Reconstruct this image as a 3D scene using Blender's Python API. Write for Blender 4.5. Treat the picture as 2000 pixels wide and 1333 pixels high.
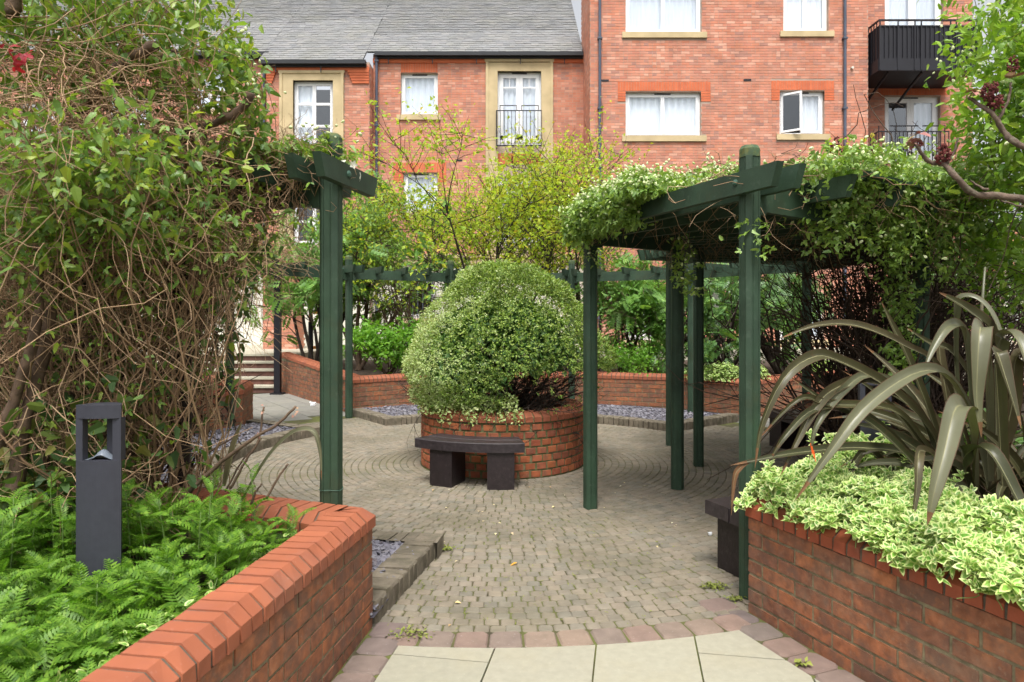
import bpy, math, random
import numpy as np
from mathutils import Matrix, Vector

R = math.radians
rng = np.random.default_rng(7)
random.seed(7)
for o in list(bpy.data.objects):
    bpy.data.objects.remove(o)
scene = bpy.context.scene
COL = scene.collection

# ------------------------------------------------------------------ camera, sky, sun, exposure
EYE, FPX, HOR = 1.55, 1333.0, 620.0
cam_d = bpy.data.cameras.new('camera')
cam = bpy.data.objects.new('camera', cam_d)
COL.objects.link(cam)
cam.location = (0, 0, EYE)
cam.rotation_euler = (R(90), 0, 0)
cam_d.sensor_width = 36
cam_d.lens = 36 * FPX / 2000
cam_d.shift_y = -(666.5 - HOR) / 2000
cam_d.clip_start = 0.05
cam_d.clip_end = 500
cam_d.dof.use_dof = True
cam_d.dof.focus_distance = 5.0
cam_d.dof.aperture_fstop = 4.5
scene.camera = cam

SUN_EL, SUN_AZ = 64, 184       # azimuth measured clockwise from +Y: the light comes from behind the camera, a little right
world = bpy.data.worlds.new('World')
scene.world = world
world.use_nodes = True
wn = world.node_tree
wn.nodes.clear()
wo = wn.nodes.new('ShaderNodeOutputWorld')
bg = wn.nodes.new('ShaderNodeBackground')
sky = wn.nodes.new('ShaderNodeTexSky')
sky.sky_type = 'NISHITA'
sky.sun_disc = False
sky.sun_elevation = R(SUN_EL)
sky.sun_rotation = R(SUN_AZ)
sky.air_density = 1.0
sky.dust_density = 6.0
sky.ozone_density = 1.0
hs = wn.nodes.new('ShaderNodeHueSaturation')     # an overcast sky is nearly white
hs.inputs['Saturation'].default_value = 0.18
hs.inputs['Value'].default_value = 1.0
bg.inputs['Strength'].default_value = 0.115
wn.links.new(sky.outputs[0], hs.inputs['Color'])
wn.links.new(hs.outputs[0], bg.inputs['Color'])
wn.links.new(bg.outputs[0], wo.inputs[0])
sun_d = bpy.data.lights.new('sun', 'SUN')
sun_d.energy = 1.5
sun_d.angle = R(22)
sun_d.color = (1, .96, .9)
sun = bpy.data.objects.new('sun', sun_d)
COL.objects.link(sun)
sd = Vector((math.sin(R(SUN_AZ)) * math.cos(R(SUN_EL)), math.cos(R(SUN_AZ)) * math.cos(R(SUN_EL)), math.sin(R(SUN_EL))))
sun.rotation_euler = sd.to_track_quat('Z', 'Y').to_euler()
sun.location = sd * 40
scene.view_settings.view_transform = 'Standard'
scene.view_settings.look = 'None'
scene.view_settings.exposure = 1.2
scene.view_settings.gamma = 1
scene.view_settings.use_curve_mapping = False
scene.render.engine = 'CYCLES'

# ------------------------------------------------------------------ helpers
def W(x, y, Z):
    """photograph pixel at depth Z metres -> place in the courtyard"""
    return np.array([(x - 1000) * Z / FPX, Z, EYE + (HOR - y) * Z / FPX])
def PX(x, Z): return (x - 1000) * Z / FPX
def PH(y, Z): return EYE + (HOR - y) * Z / FPX

ORG = {}
def link(o, parent=None, world_m=None):
    COL.objects.link(o)
    if parent is not None:
        o.parent = parent
        org = ORG[parent.name]
        if world_m is None:
            o.location = (0, 0, 0)
        else:
            m = world_m.copy(); m.translation = m.translation - org
            o.matrix_local = m
        ORG[o.name] = org
    return o
def tag(o, label=None, cat=None, group=None, kind=None):
    if label: o['label'] = label
    if cat: o['category'] = cat
    if group: o['group'] = group
    if kind: o['kind'] = kind
    return o
def thing(name, loc, label, cat, group=None):
    o = bpy.data.objects.new(name, None)
    o.empty_display_size = .1
    COL.objects.link(o)
    o.location = loc
    ORG[o.name] = Vector(loc)
    return tag(o, label, cat, group)
def np_mesh(name, V, polys, mat, mids=None, smooth=False, org=None):
    """V (n,3); polys: list of (f,k) int arrays; mids: list of material index per group"""
    me = bpy.data.meshes.new(name)
    V = np.asarray(V, dtype=np.float32).reshape(-1, 3)
    if org is not None: V = V - np.array(org, dtype=np.float32)
    polys = [np.asarray(p, dtype=np.int32) for p in polys]
    polys2 = [p for p in polys if len(p)]
    me.vertices.add(len(V)); me.vertices.foreach_set('co', V.ravel())
    loops = np.concatenate([p.ravel() for p in polys2])
    tot = np.concatenate([np.full(len(p), p.shape[1], dtype=np.int32) for p in polys2])
    st = np.concatenate([[0], np.cumsum(tot)[:-1]]).astype(np.int32)
    me.loops.add(len(loops)); me.loops.foreach_set('vertex_index', loops)
    me.polygons.add(len(tot)); me.polygons.foreach_set('loop_start', st); me.polygons.foreach_set('loop_total', tot)
    mats = mat if isinstance(mat, (list, tuple)) else [mat]
    for m in mats: me.materials.append(m)
    if mids is not None:
        mi = np.concatenate([np.full(len(p), mids[i], dtype=np.int32) for i, p in enumerate(polys) if len(p)])
        me.polygons.foreach_set('material_index', mi)
    me.polygons.foreach_set('use_smooth', np.full(len(tot), bool(smooth)))
    me.update(calc_edges=True)
    me.validate()
    return me
def part(name, V, polys, mat, parent=None, mids=None, smooth=False, kind=None, label=None):
    org = ORG[parent.name] if parent is not None else None
    me = np_mesh(name, V, polys, mat, mids, smooth, org)
    o = bpy.data.objects.new(name, me)
    if parent is not None: link(o, parent)
    else:
        COL.objects.link(o); ORG[o.name] = Vector((0, 0, 0))
    if kind: o['kind'] = kind
    if label: o['label'] = label
    return o
class MB:
    """collects boxes, prisms, tubes in world space"""
    def __init__(s): s.v = []; s.f = {}; s.n = 0
    def add(s, V, F):
        V = np.asarray(V, dtype=float).reshape(-1, 3)
        for f in F:
            s.f.setdefault(len(f), []).append([i + s.n for i in f])
        s.v.append(V); s.n += len(V); return s
    def box(s, x0, x1, y0, y1, z0, z1):
        return s.add([(x0,y0,z0),(x1,y0,z0),(x1,y1,z0),(x0,y1,z0),(x0,y0,z1),(x1,y0,z1),(x1,y1,z1),(x0,y1,z1)],
                     [(0,3,2,1),(4,5,6,7),(0,1,5,4),(1,2,6,5),(2,3,7,6),(3,0,4,7)])
    def prism(s, P, z0, z1):
        """P ccw polygon; z0,z1 numbers or lists"""
        n = len(P)
        z0 = z0 if hasattr(z0, '__len__') else [z0]*n
        z1 = z1 if hasattr(z1, '__len__') else [z1]*n
        V = [(p[0],p[1],z0[i]) for i,p in enumerate(P)] + [(p[0],p[1],z1[i]) for i,p in enumerate(P)]
        F = [tuple(range(n-1,-1,-1)), tuple(range(n,2*n))] + [(i,(i+1)%n,n+(i+1)%n,n+i) for i in range(n)]
        return s.add(V, F)
    def beam(s, a, b, w, h, up=(0,0,1), cut=0.0):
        """box from a to b, w wide, h deep (centred), ends cut so that the top is longer"""
        a = np.array(a, float); b = np.array(b, float); d = b-a; L = np.linalg.norm(d); d /= L
        sd_ = np.cross(d, up); sd_ /= np.linalg.norm(sd_); u = np.cross(sd_, d)
        V = []
        for (p, sg) in ((a,-1),(b,1)):
            for (i,j) in ((-1,-1),(1,-1),(1,1),(-1,1)):
                V.append(p + sd_*i*w/2 + u*j*h/2 + d*sg*(cut if j>0 else 0))
        return s.add(V, [(0,1,2,3),(7,6,5,4),(0,4,5,1),(1,5,6,2),(2,6,7,3),(3,7,4,0)])
    def tube(s, P, r, n=8, cap=True):
        P = np.array(P, float); K = len(P)
        r = np.full(K, r) if np.isscalar(r) else np.array(r)
        T = np.gradient(P, axis=0); T /= np.linalg.norm(T, axis=1)[:,None]+1e-9
        ref = np.array([0,0,1.]) if abs(T[0][2])<.9 else np.array([1.,0,0])
        V = []
        for k in range(K):
            a = np.cross(T[k], ref); a /= np.linalg.norm(a)+1e-9; b = np.cross(T[k], a)
            for i in range(n):
                t = 2*math.pi*i/n
                V.append(P[k] + r[k]*(a*math.cos(t)+b*math.sin(t)))
        F = [(k*n+i, k*n+(i+1)%n, (k+1)*n+(i+1)%n, (k+1)*n+i) for k in range(K-1) for i in range(n)]
        if cap: F += [tuple(range(n-1,-1,-1)), tuple(range((K-1)*n, K*n))]
        return s.add(V, F)
    def build(s, name, mat, parent=None, smooth=False, kind=None, label=None):
        return part(name, np.concatenate(s.v), [np.array(x) for x in s.f.values()], mat, parent, None, smooth, kind, label)

def xf(pos, xa, ya, za, sx=1, sy=1, sz=1):
    """arrays -> (N,4,4)"""
    N = len(pos); M = np.zeros((N,4,4)); M[:,3,3] = 1
    M[:,:3,0] = xa*np.reshape(sx,(-1,1)); M[:,:3,1] = ya*np.reshape(sy,(-1,1)); M[:,:3,2] = za*np.reshape(sz,(-1,1)); M[:,:3,3] = pos
    return M
def nrm(a): return a/(np.linalg.norm(a, axis=-1, keepdims=True)+1e-9)
def scatter_np(tmpl, Ms, which=None):
    """tmpl: list of (V, [polys], [mids]); returns V, polys, mids merged"""
    outV = []; outP = {}; off = 0
    if which is None: which = np.arange(len(Ms)) % len(tmpl)
    for ti,(V,P,mi) in enumerate(tmpl):
        M = Ms[which==ti]
        if not len(M): continue
        Vh = np.einsum('nij,vj->nvi', M[:,:3,:3], V) + M[:,None,:3,3]
        outV.append(Vh.reshape(-1,3))
        base = (np.arange(len(M))*len(V)+off)[:,None,None]
        for p,m in zip(P,mi):
            outP.setdefault((p.shape[1],m),[]).append((p[None]+base).reshape(-1,p.shape[1]))
        off += len(M)*len(V)
    keys = list(outP)
    return np.concatenate(outV), [np.concatenate(outP[k]) for k in keys], [k[1] for k in keys]
def view_rank(P):
    """nearest pieces that stand inside the frame first"""
    d = np.maximum(P[:,1], .05); x = P[:,0]/d*FPX+1000; y = HOR-(P[:,2]-EYE)/d*FPX
    out = (P[:,1] < .3)|(x<-20)|(x>2020)|(y<-20)|(y>1350)
    return np.linalg.norm(P-np.array([0,0,EYE]),axis=1) + out*1000, out
def pieces(parent, name, plural, tmpl, Ms, mat, limit=300, smooth=False, rank=None):
    """the `limit` pieces that show largest become objects that share meshes, the rest one 'stuff' part"""
    Ms = np.asarray(Ms)
    if not len(Ms): return
    r, out = view_rank(Ms[:,:3,3]) if rank is None else rank
    order = np.argsort(r)
    which = np.arange(len(Ms)) % len(tmpl)
    n_in = int((~out).sum())
    ind = order[:min(limit, n_in)]; rest = order[len(ind):]
    mats = mat if isinstance(mat,(list,tuple)) else [mat]
    meshes = [np_mesh(name, V, P, mats, mi, smooth) for (V,P,mi) in tmpl]
    for i in ind:
        o = bpy.data.objects.new(name, meshes[which[i]])
        link(o, parent, Matrix(Ms[i].tolist()))
    if len(rest):
        V,P,mi = scatter_np(tmpl, Ms[rest], which[rest])
        part(plural, V, P, mats, parent, mi, smooth, kind='stuff')
def stuff(name, tmpl, Ms, mat, parent=None, smooth=False, kind='stuff'):
    V,P,mi = scatter_np(tmpl, np.asarray(Ms))
    return part(name, V, P, mat, parent, mi, smooth, kind=kind)
def T_(V, F):
    V = np.array(V, float); g = {}
    for f in F: g.setdefault(len(f), []).append(f)
    return (V, [np.array(x) for x in g.values()], [0]*len(g))
def block_t(seed, ch=.07, jit=.02, axes=(1,1,1), back=True, sink=False):
    """unit block x 0..1, y 0..1 (front at y=0), z 0..1 with a chamfered, slightly worn front"""
    r = np.random.default_rng(seed)
    cx, cz = ch*axes[0], ch*axes[2]; cy = ch*axes[1]
    V = [(0,cy,0),(1,cy,0),(1,cy,1),(0,cy,1),(cx,0,cz),(1-cx,0,cz),(1-cx,0,1-cz),(cx,0,1-cz),(0,1,0),(1,1,0),(1,1,1),(0,1,1)]
    V = np.array(V, float); V[:8] += r.uniform(-jit, jit, (8,3))*np.array(axes)
    F = [(4,5,6,7),(0,1,5,4),(1,2,6,5),(2,3,7,6),(3,0,4,7),(8,9,1,0),(9,10,2,1),(10,11,3,2),(11,8,0,3)]
    return T_(V, F)

# ------------------------------------------------------------------ materials
def new_mat(name):
    m = bpy.data.materials.new(name); m.use_nodes = True
    nt = m.node_tree; nt.nodes.clear()
    return m, nt, nt.nodes.new, nt.links.new
def lin(c):
    return tuple(((v/255)/12.92 if v/255 <= .04045 else ((v/255+.055)/1.055)**2.4) for v in c) + (1,)
def M(name, cols, rough=.8, nscale=6, namt=.25, bump=0, bscale=60, transl=0, tcol=None, spec=.4, island=True,
      stain=None, metallic=0, coat=0, bdist=.002, sheen=0):
    """procedural material: every loose piece gets its own shade from the list, with grain, stains and relief"""
    m, nt, N, L = new_mat(name)
    out = N('ShaderNodeOutputMaterial'); pr = N('ShaderNodeBsdfPrincipled')
    geo = N('ShaderNodeNewGeometry'); oi = N('ShaderNodeObjectInfo')
    ramp = N('ShaderNodeValToRGB'); cr = ramp.color_ramp
    while len(cr.elements) < len(cols): cr.elements.new(.5)
    for i,c in enumerate(cols):
        cr.elements[i].position = i/max(1,len(cols)-1); cr.elements[i].color = tuple(c)+(1,) if len(c)==3 else c
    add = N('ShaderNodeMath'); add.operation = 'ADD'
    fr = N('ShaderNodeMath'); fr.operation = 'FRACT'
    if island: L(geo.outputs['Random Per Island'], add.inputs[0])
    else: add.inputs[0].default_value = 0
    L(oi.outputs['Random'], add.inputs[1]); L(add.outputs[0], fr.inputs[0])
    tx = N('ShaderNodeTexNoise'); tx.inputs['Scale'].default_value = nscale; tx.inputs['Detail'].default_value = 5
    L(geo.outputs['Position'], tx.inputs['Vector'])
    if len(cols) == 1:
        ramp.inputs[0].default_value = 0
    else:
        if island is None:
            L(tx.outputs[0], ramp.inputs[0])
        else:
            L(fr.outputs[0], ramp.inputs[0])
    mr = N('ShaderNodeMapRange'); mr.inputs['From Min'].default_value = .3; mr.inputs['From Max'].default_value = .7
    mr.inputs['To Min'].default_value = 1-namt; mr.inputs['To Max'].default_value = 1+namt
    L(tx.outputs[0], mr.inputs[0])
    mul = N('ShaderNodeMix'); mul.data_type = 'RGBA'; mul.blend_type = 'MULTIPLY'; mul.inputs[0].default_value = 1
    L(ramp.outputs[0], mul.inputs[6]); L(mr.outputs[0], mul.inputs[7])
    col = mul.outputs[2]
    if stain:
        for (sc, lo, hi, c, amt) in stain:
            sn = N('ShaderNodeTexNoise'); sn.inputs['Scale'].default_value = sc; sn.inputs['Detail'].default_value = 7
            sn.inputs['Roughness'].default_value = .65
            L(geo.outputs['Position'], sn.inputs['Vector'])
            sm = N('ShaderNodeMapRange'); sm.inputs['From Min'].default_value = lo; sm.inputs['From Max'].default_value = hi
            sm.inputs['To Max'].default_value = amt
            L(sn.outputs[0], sm.inputs[0])
            mx = N('ShaderNodeMix'); mx.data_type = 'RGBA'
            L(sm.outputs[0], mx.inputs[0]); L(col, mx.inputs[6]); mx.inputs[7].default_value = tuple(c)+(1,)
            col = mx.outputs[2]
    L(col, pr.inputs['Base Color'])
    pr.inputs['Roughness'].default_value = rough
    pr.inputs['Specular IOR Level'].default_value = spec
    pr.inputs['Metallic'].default_value = metallic
    if coat: pr.inputs['Coat Weight'].default_value = coat; pr.inputs['Coat Roughness'].default_value = .25
    if bump:
        bn = N('ShaderNodeTexNoise'); bn.inputs['Scale'].default_value = bscale; bn.inputs['Detail'].default_value = 4
        L(geo.outputs['Position'], bn.inputs['Vector'])
        bp = N('ShaderNodeBump'); bp.inputs['Strength'].default_value = bump; bp.inputs['Distance'].default_value = bdist
        L(bn.outputs[0], bp.inputs['Height']); L(bp.outputs[0], pr.inputs['Normal'])
    if transl:
        tr = N('ShaderNodeBsdfTranslucent'); ms = N('ShaderNodeMixShader'); ms.inputs[0].default_value = transl
        tm = N('ShaderNodeMix'); tm.data_type='RGBA'; tm.blend_type='MULTIPLY'; tm.inputs[0].default_value = 1
        L(col, tm.inputs[6]); tm.inputs[7].default_value = tcol or (1.35,1.3,.6,1)
        L(tm.outputs[2], tr.inputs[0])
        L(pr.outputs[0], ms.inputs[1]); L(tr.outputs[0], ms.inputs[2]); L(ms.outputs[0], out.inputs[0])
    else:
        L(pr.outputs[0], out.inputs[0])
    return m

mt = {}
mt['brick'] = M('planter_brick', [(0.213,0.082,0.0422),(0.269,0.0979,0.0458),(0.3251,0.1179,0.0528),(0.2298,0.09,0.0493),(0.3475,0.1299,0.0563),(0.2915,0.102,0.0458),(0.1794,0.08,0.0493)], .9, 24, .32, .8, 150,
                stain=[(9,.40,.64,(.125,.075,.055),.8),(13,.55,.72,(.40,.14,.05),.55),(40,.58,.72,(.30,.22,.155),.45),(3,.55,.7,(.20,.17,.12),.35)])
mt['brick_round'] = M('round_planter_brick', [(0.2916,0.0865,0.0372),(0.3564,0.103,0.0405),(0.4104,0.1319,0.0506),(0.3132,0.0825,0.0405),(0.2376,0.0742,0.0405),(0.378,0.1154,0.054)], .88, 12, .25, .6, 120,
                stain=[(10,.5,.7,(.15,.095,.065),.7),(30,.58,.72,(.42,.26,.16),.4)])
mt['coping'] = M('red_coping_brick', [(0.2973,0.091,0.0437),(0.3325,0.1041,0.0492),(0.2759,0.0833,0.0399),(0.3185,0.0989,0.0473)], .75, 7, .10, .3, 200,
                 stain=[(5,.46,.7,(.25,.085,.055),.6),(40,.60,.74,(.46,.24,.17),.35),(2.2,.55,.7,(.22,.12,.085),.4)])
mt['coping_dark'] = M('shaded_dark_red_coping', [(0.2664,0.0632,0.0295),(0.302,0.0743,0.0327),(0.2398,0.0594,0.0295)], .75, 9, .2, .3, 200,
                 stain=[(6,.52,.75,(.20,.11,.08),.6)])  # darker coping red, with the shade of overhanging leaves put in
mt['mortar'] = M('mortar', [(0.1548,0.1285,0.077),(0.2263,0.1894,0.1153)], .95, 30, .3, .9, 160, island=None, stain=[(9,.5,.68,(.10,.105,.045),.5)])
mt['mortar_mossy'] = M('mossy_mortar', [(0.1458,0.1337,0.0733),(0.2018,0.1823,0.0942)], .95, 30, .3, .9, 160, island=None, stain=[(5,.42,.6,(.09,.115,.035),.75)])
mt['fbrick'] = M('facade_brick', [(0.5087,0.2031,0.1329),(0.5463,0.2331,0.1506),(0.4709,0.1918,0.1329),(0.5652,0.2557,0.1679),(0.358,0.1879,0.1506),(0.5275,0.2257,0.14),(0.5181,0.1955,0.119),(0.6216,0.3384,0.2451),(0.4898,0.2031,0.1365)], .9, 3, .15, .2, 60, stain=[(.5,.45,.7,(.40,.20,.14),.35),(16,.62,.76,(.66,.50,.42),.35)])
mt['fbrick_shade'] = mt['fbrick']
mt['fmortar'] = M('facade_mortar', [(0.3613,0.2697,0.2145),(0.4105,0.3132,0.2503)], .95, 3, .15, island=None)
mt['arch'] = M('orange_arch_brick', [(0.51,0.1302,0.055),(0.561,0.1488,0.0633),(0.476,0.1209,0.055)], .85, 5, .12)
mt['stone'] = M('buff_stone', [(0.4696,0.3692,0.2095),(0.5181,0.4153,0.2444)], .85, 2.5, .12, .2, 50, island=None)
mt['render'] = M('cream_render', [(0.648,0.63,0.5456),(0.702,0.684,0.6072)], .9, 1.5, .08, island=None)
mt['upvc'] = M('white_window_frame', [(.82,.83,.84)], .35, 3, .03)
mt['curtain'] = M('white_curtain', [(.70,.76,.82),(.80,.85,.89)], .9, 1.2, .10)
mt['joint_dark'] = M('dark_coping_joint', [(.075,.062,.045),(.11,.09,.065)], .95, 30, .3, .8, 160, island=None)
mt['room'] = M('unlit_room_dark', [(.06,.06,.065)], .9, 2, .2)  # darkness of unlit rooms put into the colour
mt['slate'] = M('roof_slate', [(0.1556,0.1593,0.1652),(0.1795,0.1829,0.1829),(0.1407,0.1445,0.1504),(0.1975,0.1947,0.1888),(0.1676,0.1681,0.177)], .7, 2, .15, .3, 40, stain=[(.9,.45,.7,(.17,.17,.135),.5),(5,.62,.75,(.30,.29,.27),.3)])
mt['roofbase'] = M('roof_underlay', [(.05,.05,.052)], .9)
mt['gutter'] = M('black_gutter', [(.018,.02,.024)], .45, 3, .2)
mt['pipe'] = M('grey_blue_pipe', [(.07,.085,.12)], .5, 3, .15)
mt['iron'] = M('black_iron', [(0.009,0.009,0.0134)], .5, 5, .2)
mt['green'] = M('green_painted_timber', [(0.0246,0.051,0.029),(0.0317,0.0598,0.0352)], .6, 5, .28, .55, 120, stain=[(22,.56,.72,(.07,.10,.07),.5),(4,.55,.72,(.045,.05,.022),.55),(1.5,.5,.7,(.05,.085,.06),.4)], spec=.35)
mt['greencap'] = M('mossy_green_timber', [(.05,.085,.04)], .75, 20, .3, .35, 60, stain=[(25,.45,.65,(.14,.14,.03),.7)])
mt['bolt'] = M('green_painted_bolt', [(.05,.11,.08)], .45)
mt['sett'] = M('grey_brown_sett', [(0.1878,0.1626,0.1189),(0.2155,0.1816,0.1334),(0.1602,0.1465,0.114),(0.221,0.1844,0.1384),(0.1933,0.1763,0.1384),(0.2044,0.1681,0.1262),(0.1547,0.1438,0.114)], .92, 9, .14, .8, 260,
               stain=[(1.3,.46,.62,(.115,.10,.066),.6),(.55,.5,.66,(.13,.12,.07),.4),(60,.60,.70,(.29,.27,.22),.4),(35,.62,.72,(.12,.125,.085),.4)])
mt['joint'] = M('mossy_joint', [(0.054,0.045,0.0248),(0.072,0.06,0.033)], .98, 8, .3, .6, 160, island=None, stain=[(2.6,.38,.56,(.10,.115,.025),.85)])
mt['bsett'] = M('pinkish_border_sett', [(0.1975,0.1377,0.1106),(0.2207,0.1515,0.1208),(0.1742,0.135,0.1106),(0.2265,0.1653,0.1234)], .92, 12, .14, .8, 260,
                stain=[(55,.60,.70,(.36,.31,.27),.5),(5,.55,.7,(.12,.105,.07),.5)])
mt['gsett'] = M('grey_border_sett', [(0.156,0.1204,0.106),(0.132,0.1064,0.1007),(0.198,0.1344,0.1086),(0.15,0.1232,0.106)], .92, 12, .14, .7, 260,
                stain=[(55,.62,.72,(.30,.28,.26),.4)])
mt['flag'] = M('buff_flagstone', [(0.2684,0.2567,0.1964),(0.2955,0.2808,0.2154),(0.282,0.2671,0.206)], .9, 25, .07, .5, 300, stain=[(3,.48,.72,(.30,.27,.185),.5),(70,.60,.70,(.25,.22,.15),.5),(110,.62,.72,(.46,.43,.33),.5)])
mt['gflag'] = M('grey_flagstone', [(0.195,0.1875,0.1656),(0.2175,0.21,0.1836),(0.18,0.1762,0.1584)], .9, 8, .12, .3, 120, stain=[(2,.5,.7,(.20,.20,.15),.5)])
mt['kerb'] = M('grey_kerb_sett', [(0.15,0.1269,0.0903),(0.17,0.1433,0.105),(0.13,0.1104,0.0798),(0.18,0.148,0.1092)], .95, 14, .25, .9, 220, bdist=.004, stain=[(9,.48,.66,(.075,.068,.04),.6),(60,.6,.72,(.26,.23,.17),.4)])
mt['slatechip'] = M('purple_slate_chip', [(0.13,0.1224,0.1564),(0.18,0.1734,0.2024),(0.1,0.0969,0.1196),(0.22,0.2142,0.2392),(0.14,0.1224,0.1334)], .6, 30, .2, spec=.5)
mt['slatebed'] = M('slate_bed_base', [(.05,.045,.06),(.07,.065,.08)], .95, 30, .3, island=None)
mt['soil'] = M('dark_soil', [(.035,.024,.017),(.06,.042,.03)], .97, 14, .4, .8, 90, bdist=.01, island=None)
mt['ground'] = M('ground_earth', [(.09,.08,.06),(.12,.11,.08)], .97, 2, .3, island=None)
mt['terrace'] = M('pale_terrace_paving', [(0.357,0.3315,0.256),(0.3995,0.374,0.296)], .92, 3, .12, island=None)
mt['riser'] = M('dark_step_brick', [(.10,.05,.04),(.14,.065,.05)], .9, 10, .3)
mt['bench'] = M('dark_recycled_plastic_timber', [(0.0141,0.009,0.0102),(0.0179,0.0115,0.0128)], .5, 30, .3, .6, 70, spec=.5, stain=[(24,.55,.75,(.07,.055,.055),.45)])
mt['bench_top'] = M('paler_bench_top', [(0.027,0.0207,0.023),(0.033,0.0253,0.0276)], .45, 30, .3, .7, 60, spec=.5, stain=[(15,.55,.72,(.07,.062,.062),.45)])  # seat planks a paler tone than the legs
mt['bollard'] = M('charcoal_powder_coat', [(0.0364,0.0378,0.0495)], .5, 40, .08, .15, 300, spec=.4)
mt['bollard_in'] = M('grey_reflector', [(.14,.165,.20)], .4, 10, .1, spec=.5)
mt['twig'] = M('tan_vine_twig', [(0.2525,0.1577,0.0868),(0.3557,0.2339,0.1326),(0.1836,0.1088,0.0612),(0.4361,0.3046,0.1836),(0.2754,0.1632,0.0918)], .85, 20, .2)
mt['twig_dark'] = M('brown_shaded_vine_twig', [(0.045,0.027,0.018),(0.066,0.042,0.027),(0.03,0.0192,0.0144)], .9, 20, .3)  # darker twig brown, the tangle's inner shade put into the colour
mt['bark'] = M('brown_bark', [(0.093,0.0589,0.039),(0.1178,0.0775,0.051)], .9, 25, .35, .8, 80, bdist=.004)
mt['bark_sumac'] = M('grey_brown_sumac_bark', [(.085,.058,.042),(.11,.075,.055)], .9, 25, .4, .9, 60, bdist=.006, stain=[(30,.52,.68,(.16,.15,.10),.6)])
mt['bark_dark'] = M('dark_bark', [(0.03,0.021,0.0156),(0.045,0.0312,0.0228)], .9, 25, .35, .6, 80)
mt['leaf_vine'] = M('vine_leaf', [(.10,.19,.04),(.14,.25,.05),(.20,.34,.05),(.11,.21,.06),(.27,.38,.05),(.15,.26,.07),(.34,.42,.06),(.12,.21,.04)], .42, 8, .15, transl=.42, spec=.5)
mt['leaf_vine_lo'] = M('shaded_vine_leaf', [(.06,.12,.035),(.09,.16,.04),(.07,.14,.055),(.14,.20,.04),(.16,.14,.04)], .5, 8, .15, transl=.35, spec=.4)  # darker copy of the vine leaf, shade put into its colour
mt['leaf_pergola'] = M('clematis_leaf', [(0.156,0.2832,0.055),(0.216,0.354,0.0715),(0.276,0.4248,0.088),(0.132,0.236,0.066),(0.336,0.472,0.099),(0.192,0.3186,0.088)], .38, 8, .12, transl=.38, spec=.55)
mt['leaf_yellow'] = M('lime_green_leaf', [(.36,.50,.04),(.42,.55,.05),(.30,.46,.05),(.52,.52,.05),(.38,.54,.07),(.56,.42,.07)], .55, 3, .12, transl=.5, tcol=(1.2,1.2,.6,1))
mt['leaf_pale'] = M('pale_green_leaf', [(.22,.36,.09),(.28,.42,.10),(.18,.31,.07),(.34,.44,.13)], .55, 3, .12, transl=.4)
mt['leaf_mid'] = M('mid_green_leaf', [(0.1355,0.2834,0.0605),(0.1848,0.3573,0.0786),(0.1047,0.2218,0.0545),(0.2464,0.4189,0.0908)], .45, 3, .15, transl=.4)
mt['leaf_bright'] = M('bright_green_leaf', [(.18,.40,.05),(.23,.46,.06),(.14,.33,.045)], .5, 3, .12, transl=.42)
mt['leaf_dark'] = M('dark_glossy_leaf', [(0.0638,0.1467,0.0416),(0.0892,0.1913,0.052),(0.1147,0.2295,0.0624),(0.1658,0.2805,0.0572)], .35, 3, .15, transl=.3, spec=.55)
mt['leaf_right'] = M('fresh_green_leaf', [(0.161,0.3105,0.0385),(0.2185,0.3795,0.044),(0.276,0.437,0.055),(0.115,0.2415,0.044),(0.322,0.437,0.066)], .42, 6, .12, transl=.42)
mt['leaf_bush'] = M('bush_leaf', [(0.143,0.2484,0.0333),(0.209,0.3348,0.0522),(0.297,0.4104,0.0808),(0.132,0.2268,0.038),(0.077,0.1458,0.0266),(0.396,0.486,0.114),(0.0495,0.0972,0.019)], .5, 3, .25, transl=.28)
mt['leaf_bush_pale'] = M('pale_variegated_bush_leaf', [(0.414,0.494,0.221),(0.3312,0.456,0.153),(0.506,0.551,0.2805),(0.2576,0.399,0.1105)], .5, 3, .12, transl=.3)
mt['euo_green'] = M('euonymus_leaf_centre', [(0.121,0.2977,0.04),(0.1694,0.3638,0.06),(0.2299,0.419,0.07),(0.1089,0.2426,0.05)], .38, 9, .15, transl=.3, spec=.5)
mt['euo_cream'] = M('euonymus_leaf_margin', [(0.6528,0.7115,0.3302),(0.5984,0.6922,0.2673),(0.5441,0.673,0.2202),(0.7073,0.7499,0.3931)], .42, 9, .08, transl=.3, tcol=(1.05,1.05,.75,1), spec=.45)
mt['fern'] = M('tansy_frond', [(0.0968,0.2132,0.0197),(0.129,0.2664,0.0252),(0.1828,0.3287,0.0337),(0.0752,0.1777,0.0224),(0.2258,0.3731,0.0393)], .5, 8, .12, transl=.42, tcol=(1.1,1.3,.6,1))
mt['fern_stem'] = M('pale_green_stem', [(.16,.25,.07)], .6)
mt['flax'] = M('flax_leaf', [(.050,.050,.020),(.065,.060,.026),(.042,.046,.020),(.075,.062,.030)], .40, 5, .22, .3, 40, transl=.06, spec=.35, stain=[(14,.6,.75,(.12,.06,.028),.55)])
mt['flax_pale'] = M('pale_sheen_flax_leaf', [(.095,.10,.055),(.12,.12,.07)], .36, 5, .15, .25, 40, transl=.08, spec=.45, stain=[(14,.62,.75,(.14,.08,.04),.5)])  # paler flax copy, sheen of sky-facing blades put into the colour
mt['flax_rib'] = M('flax_midrib', [(.16,.16,.085),(.20,.19,.10)], .5, 8, .2, spec=.3)
mt['flax_edge'] = M('flax_leaf_margin', [(.11,.055,.03),(.08,.05,.03)], .5, 8, .2, spec=.3)
mt['flax_dead'] = M('dry_flax_tip', [(0.11,0.054,0.0225),(0.15,0.0765,0.0315)], .8, 20, .3)
mt['orange'] = M('orange_streak', [(.75,.12,.02)], .6)
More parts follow.
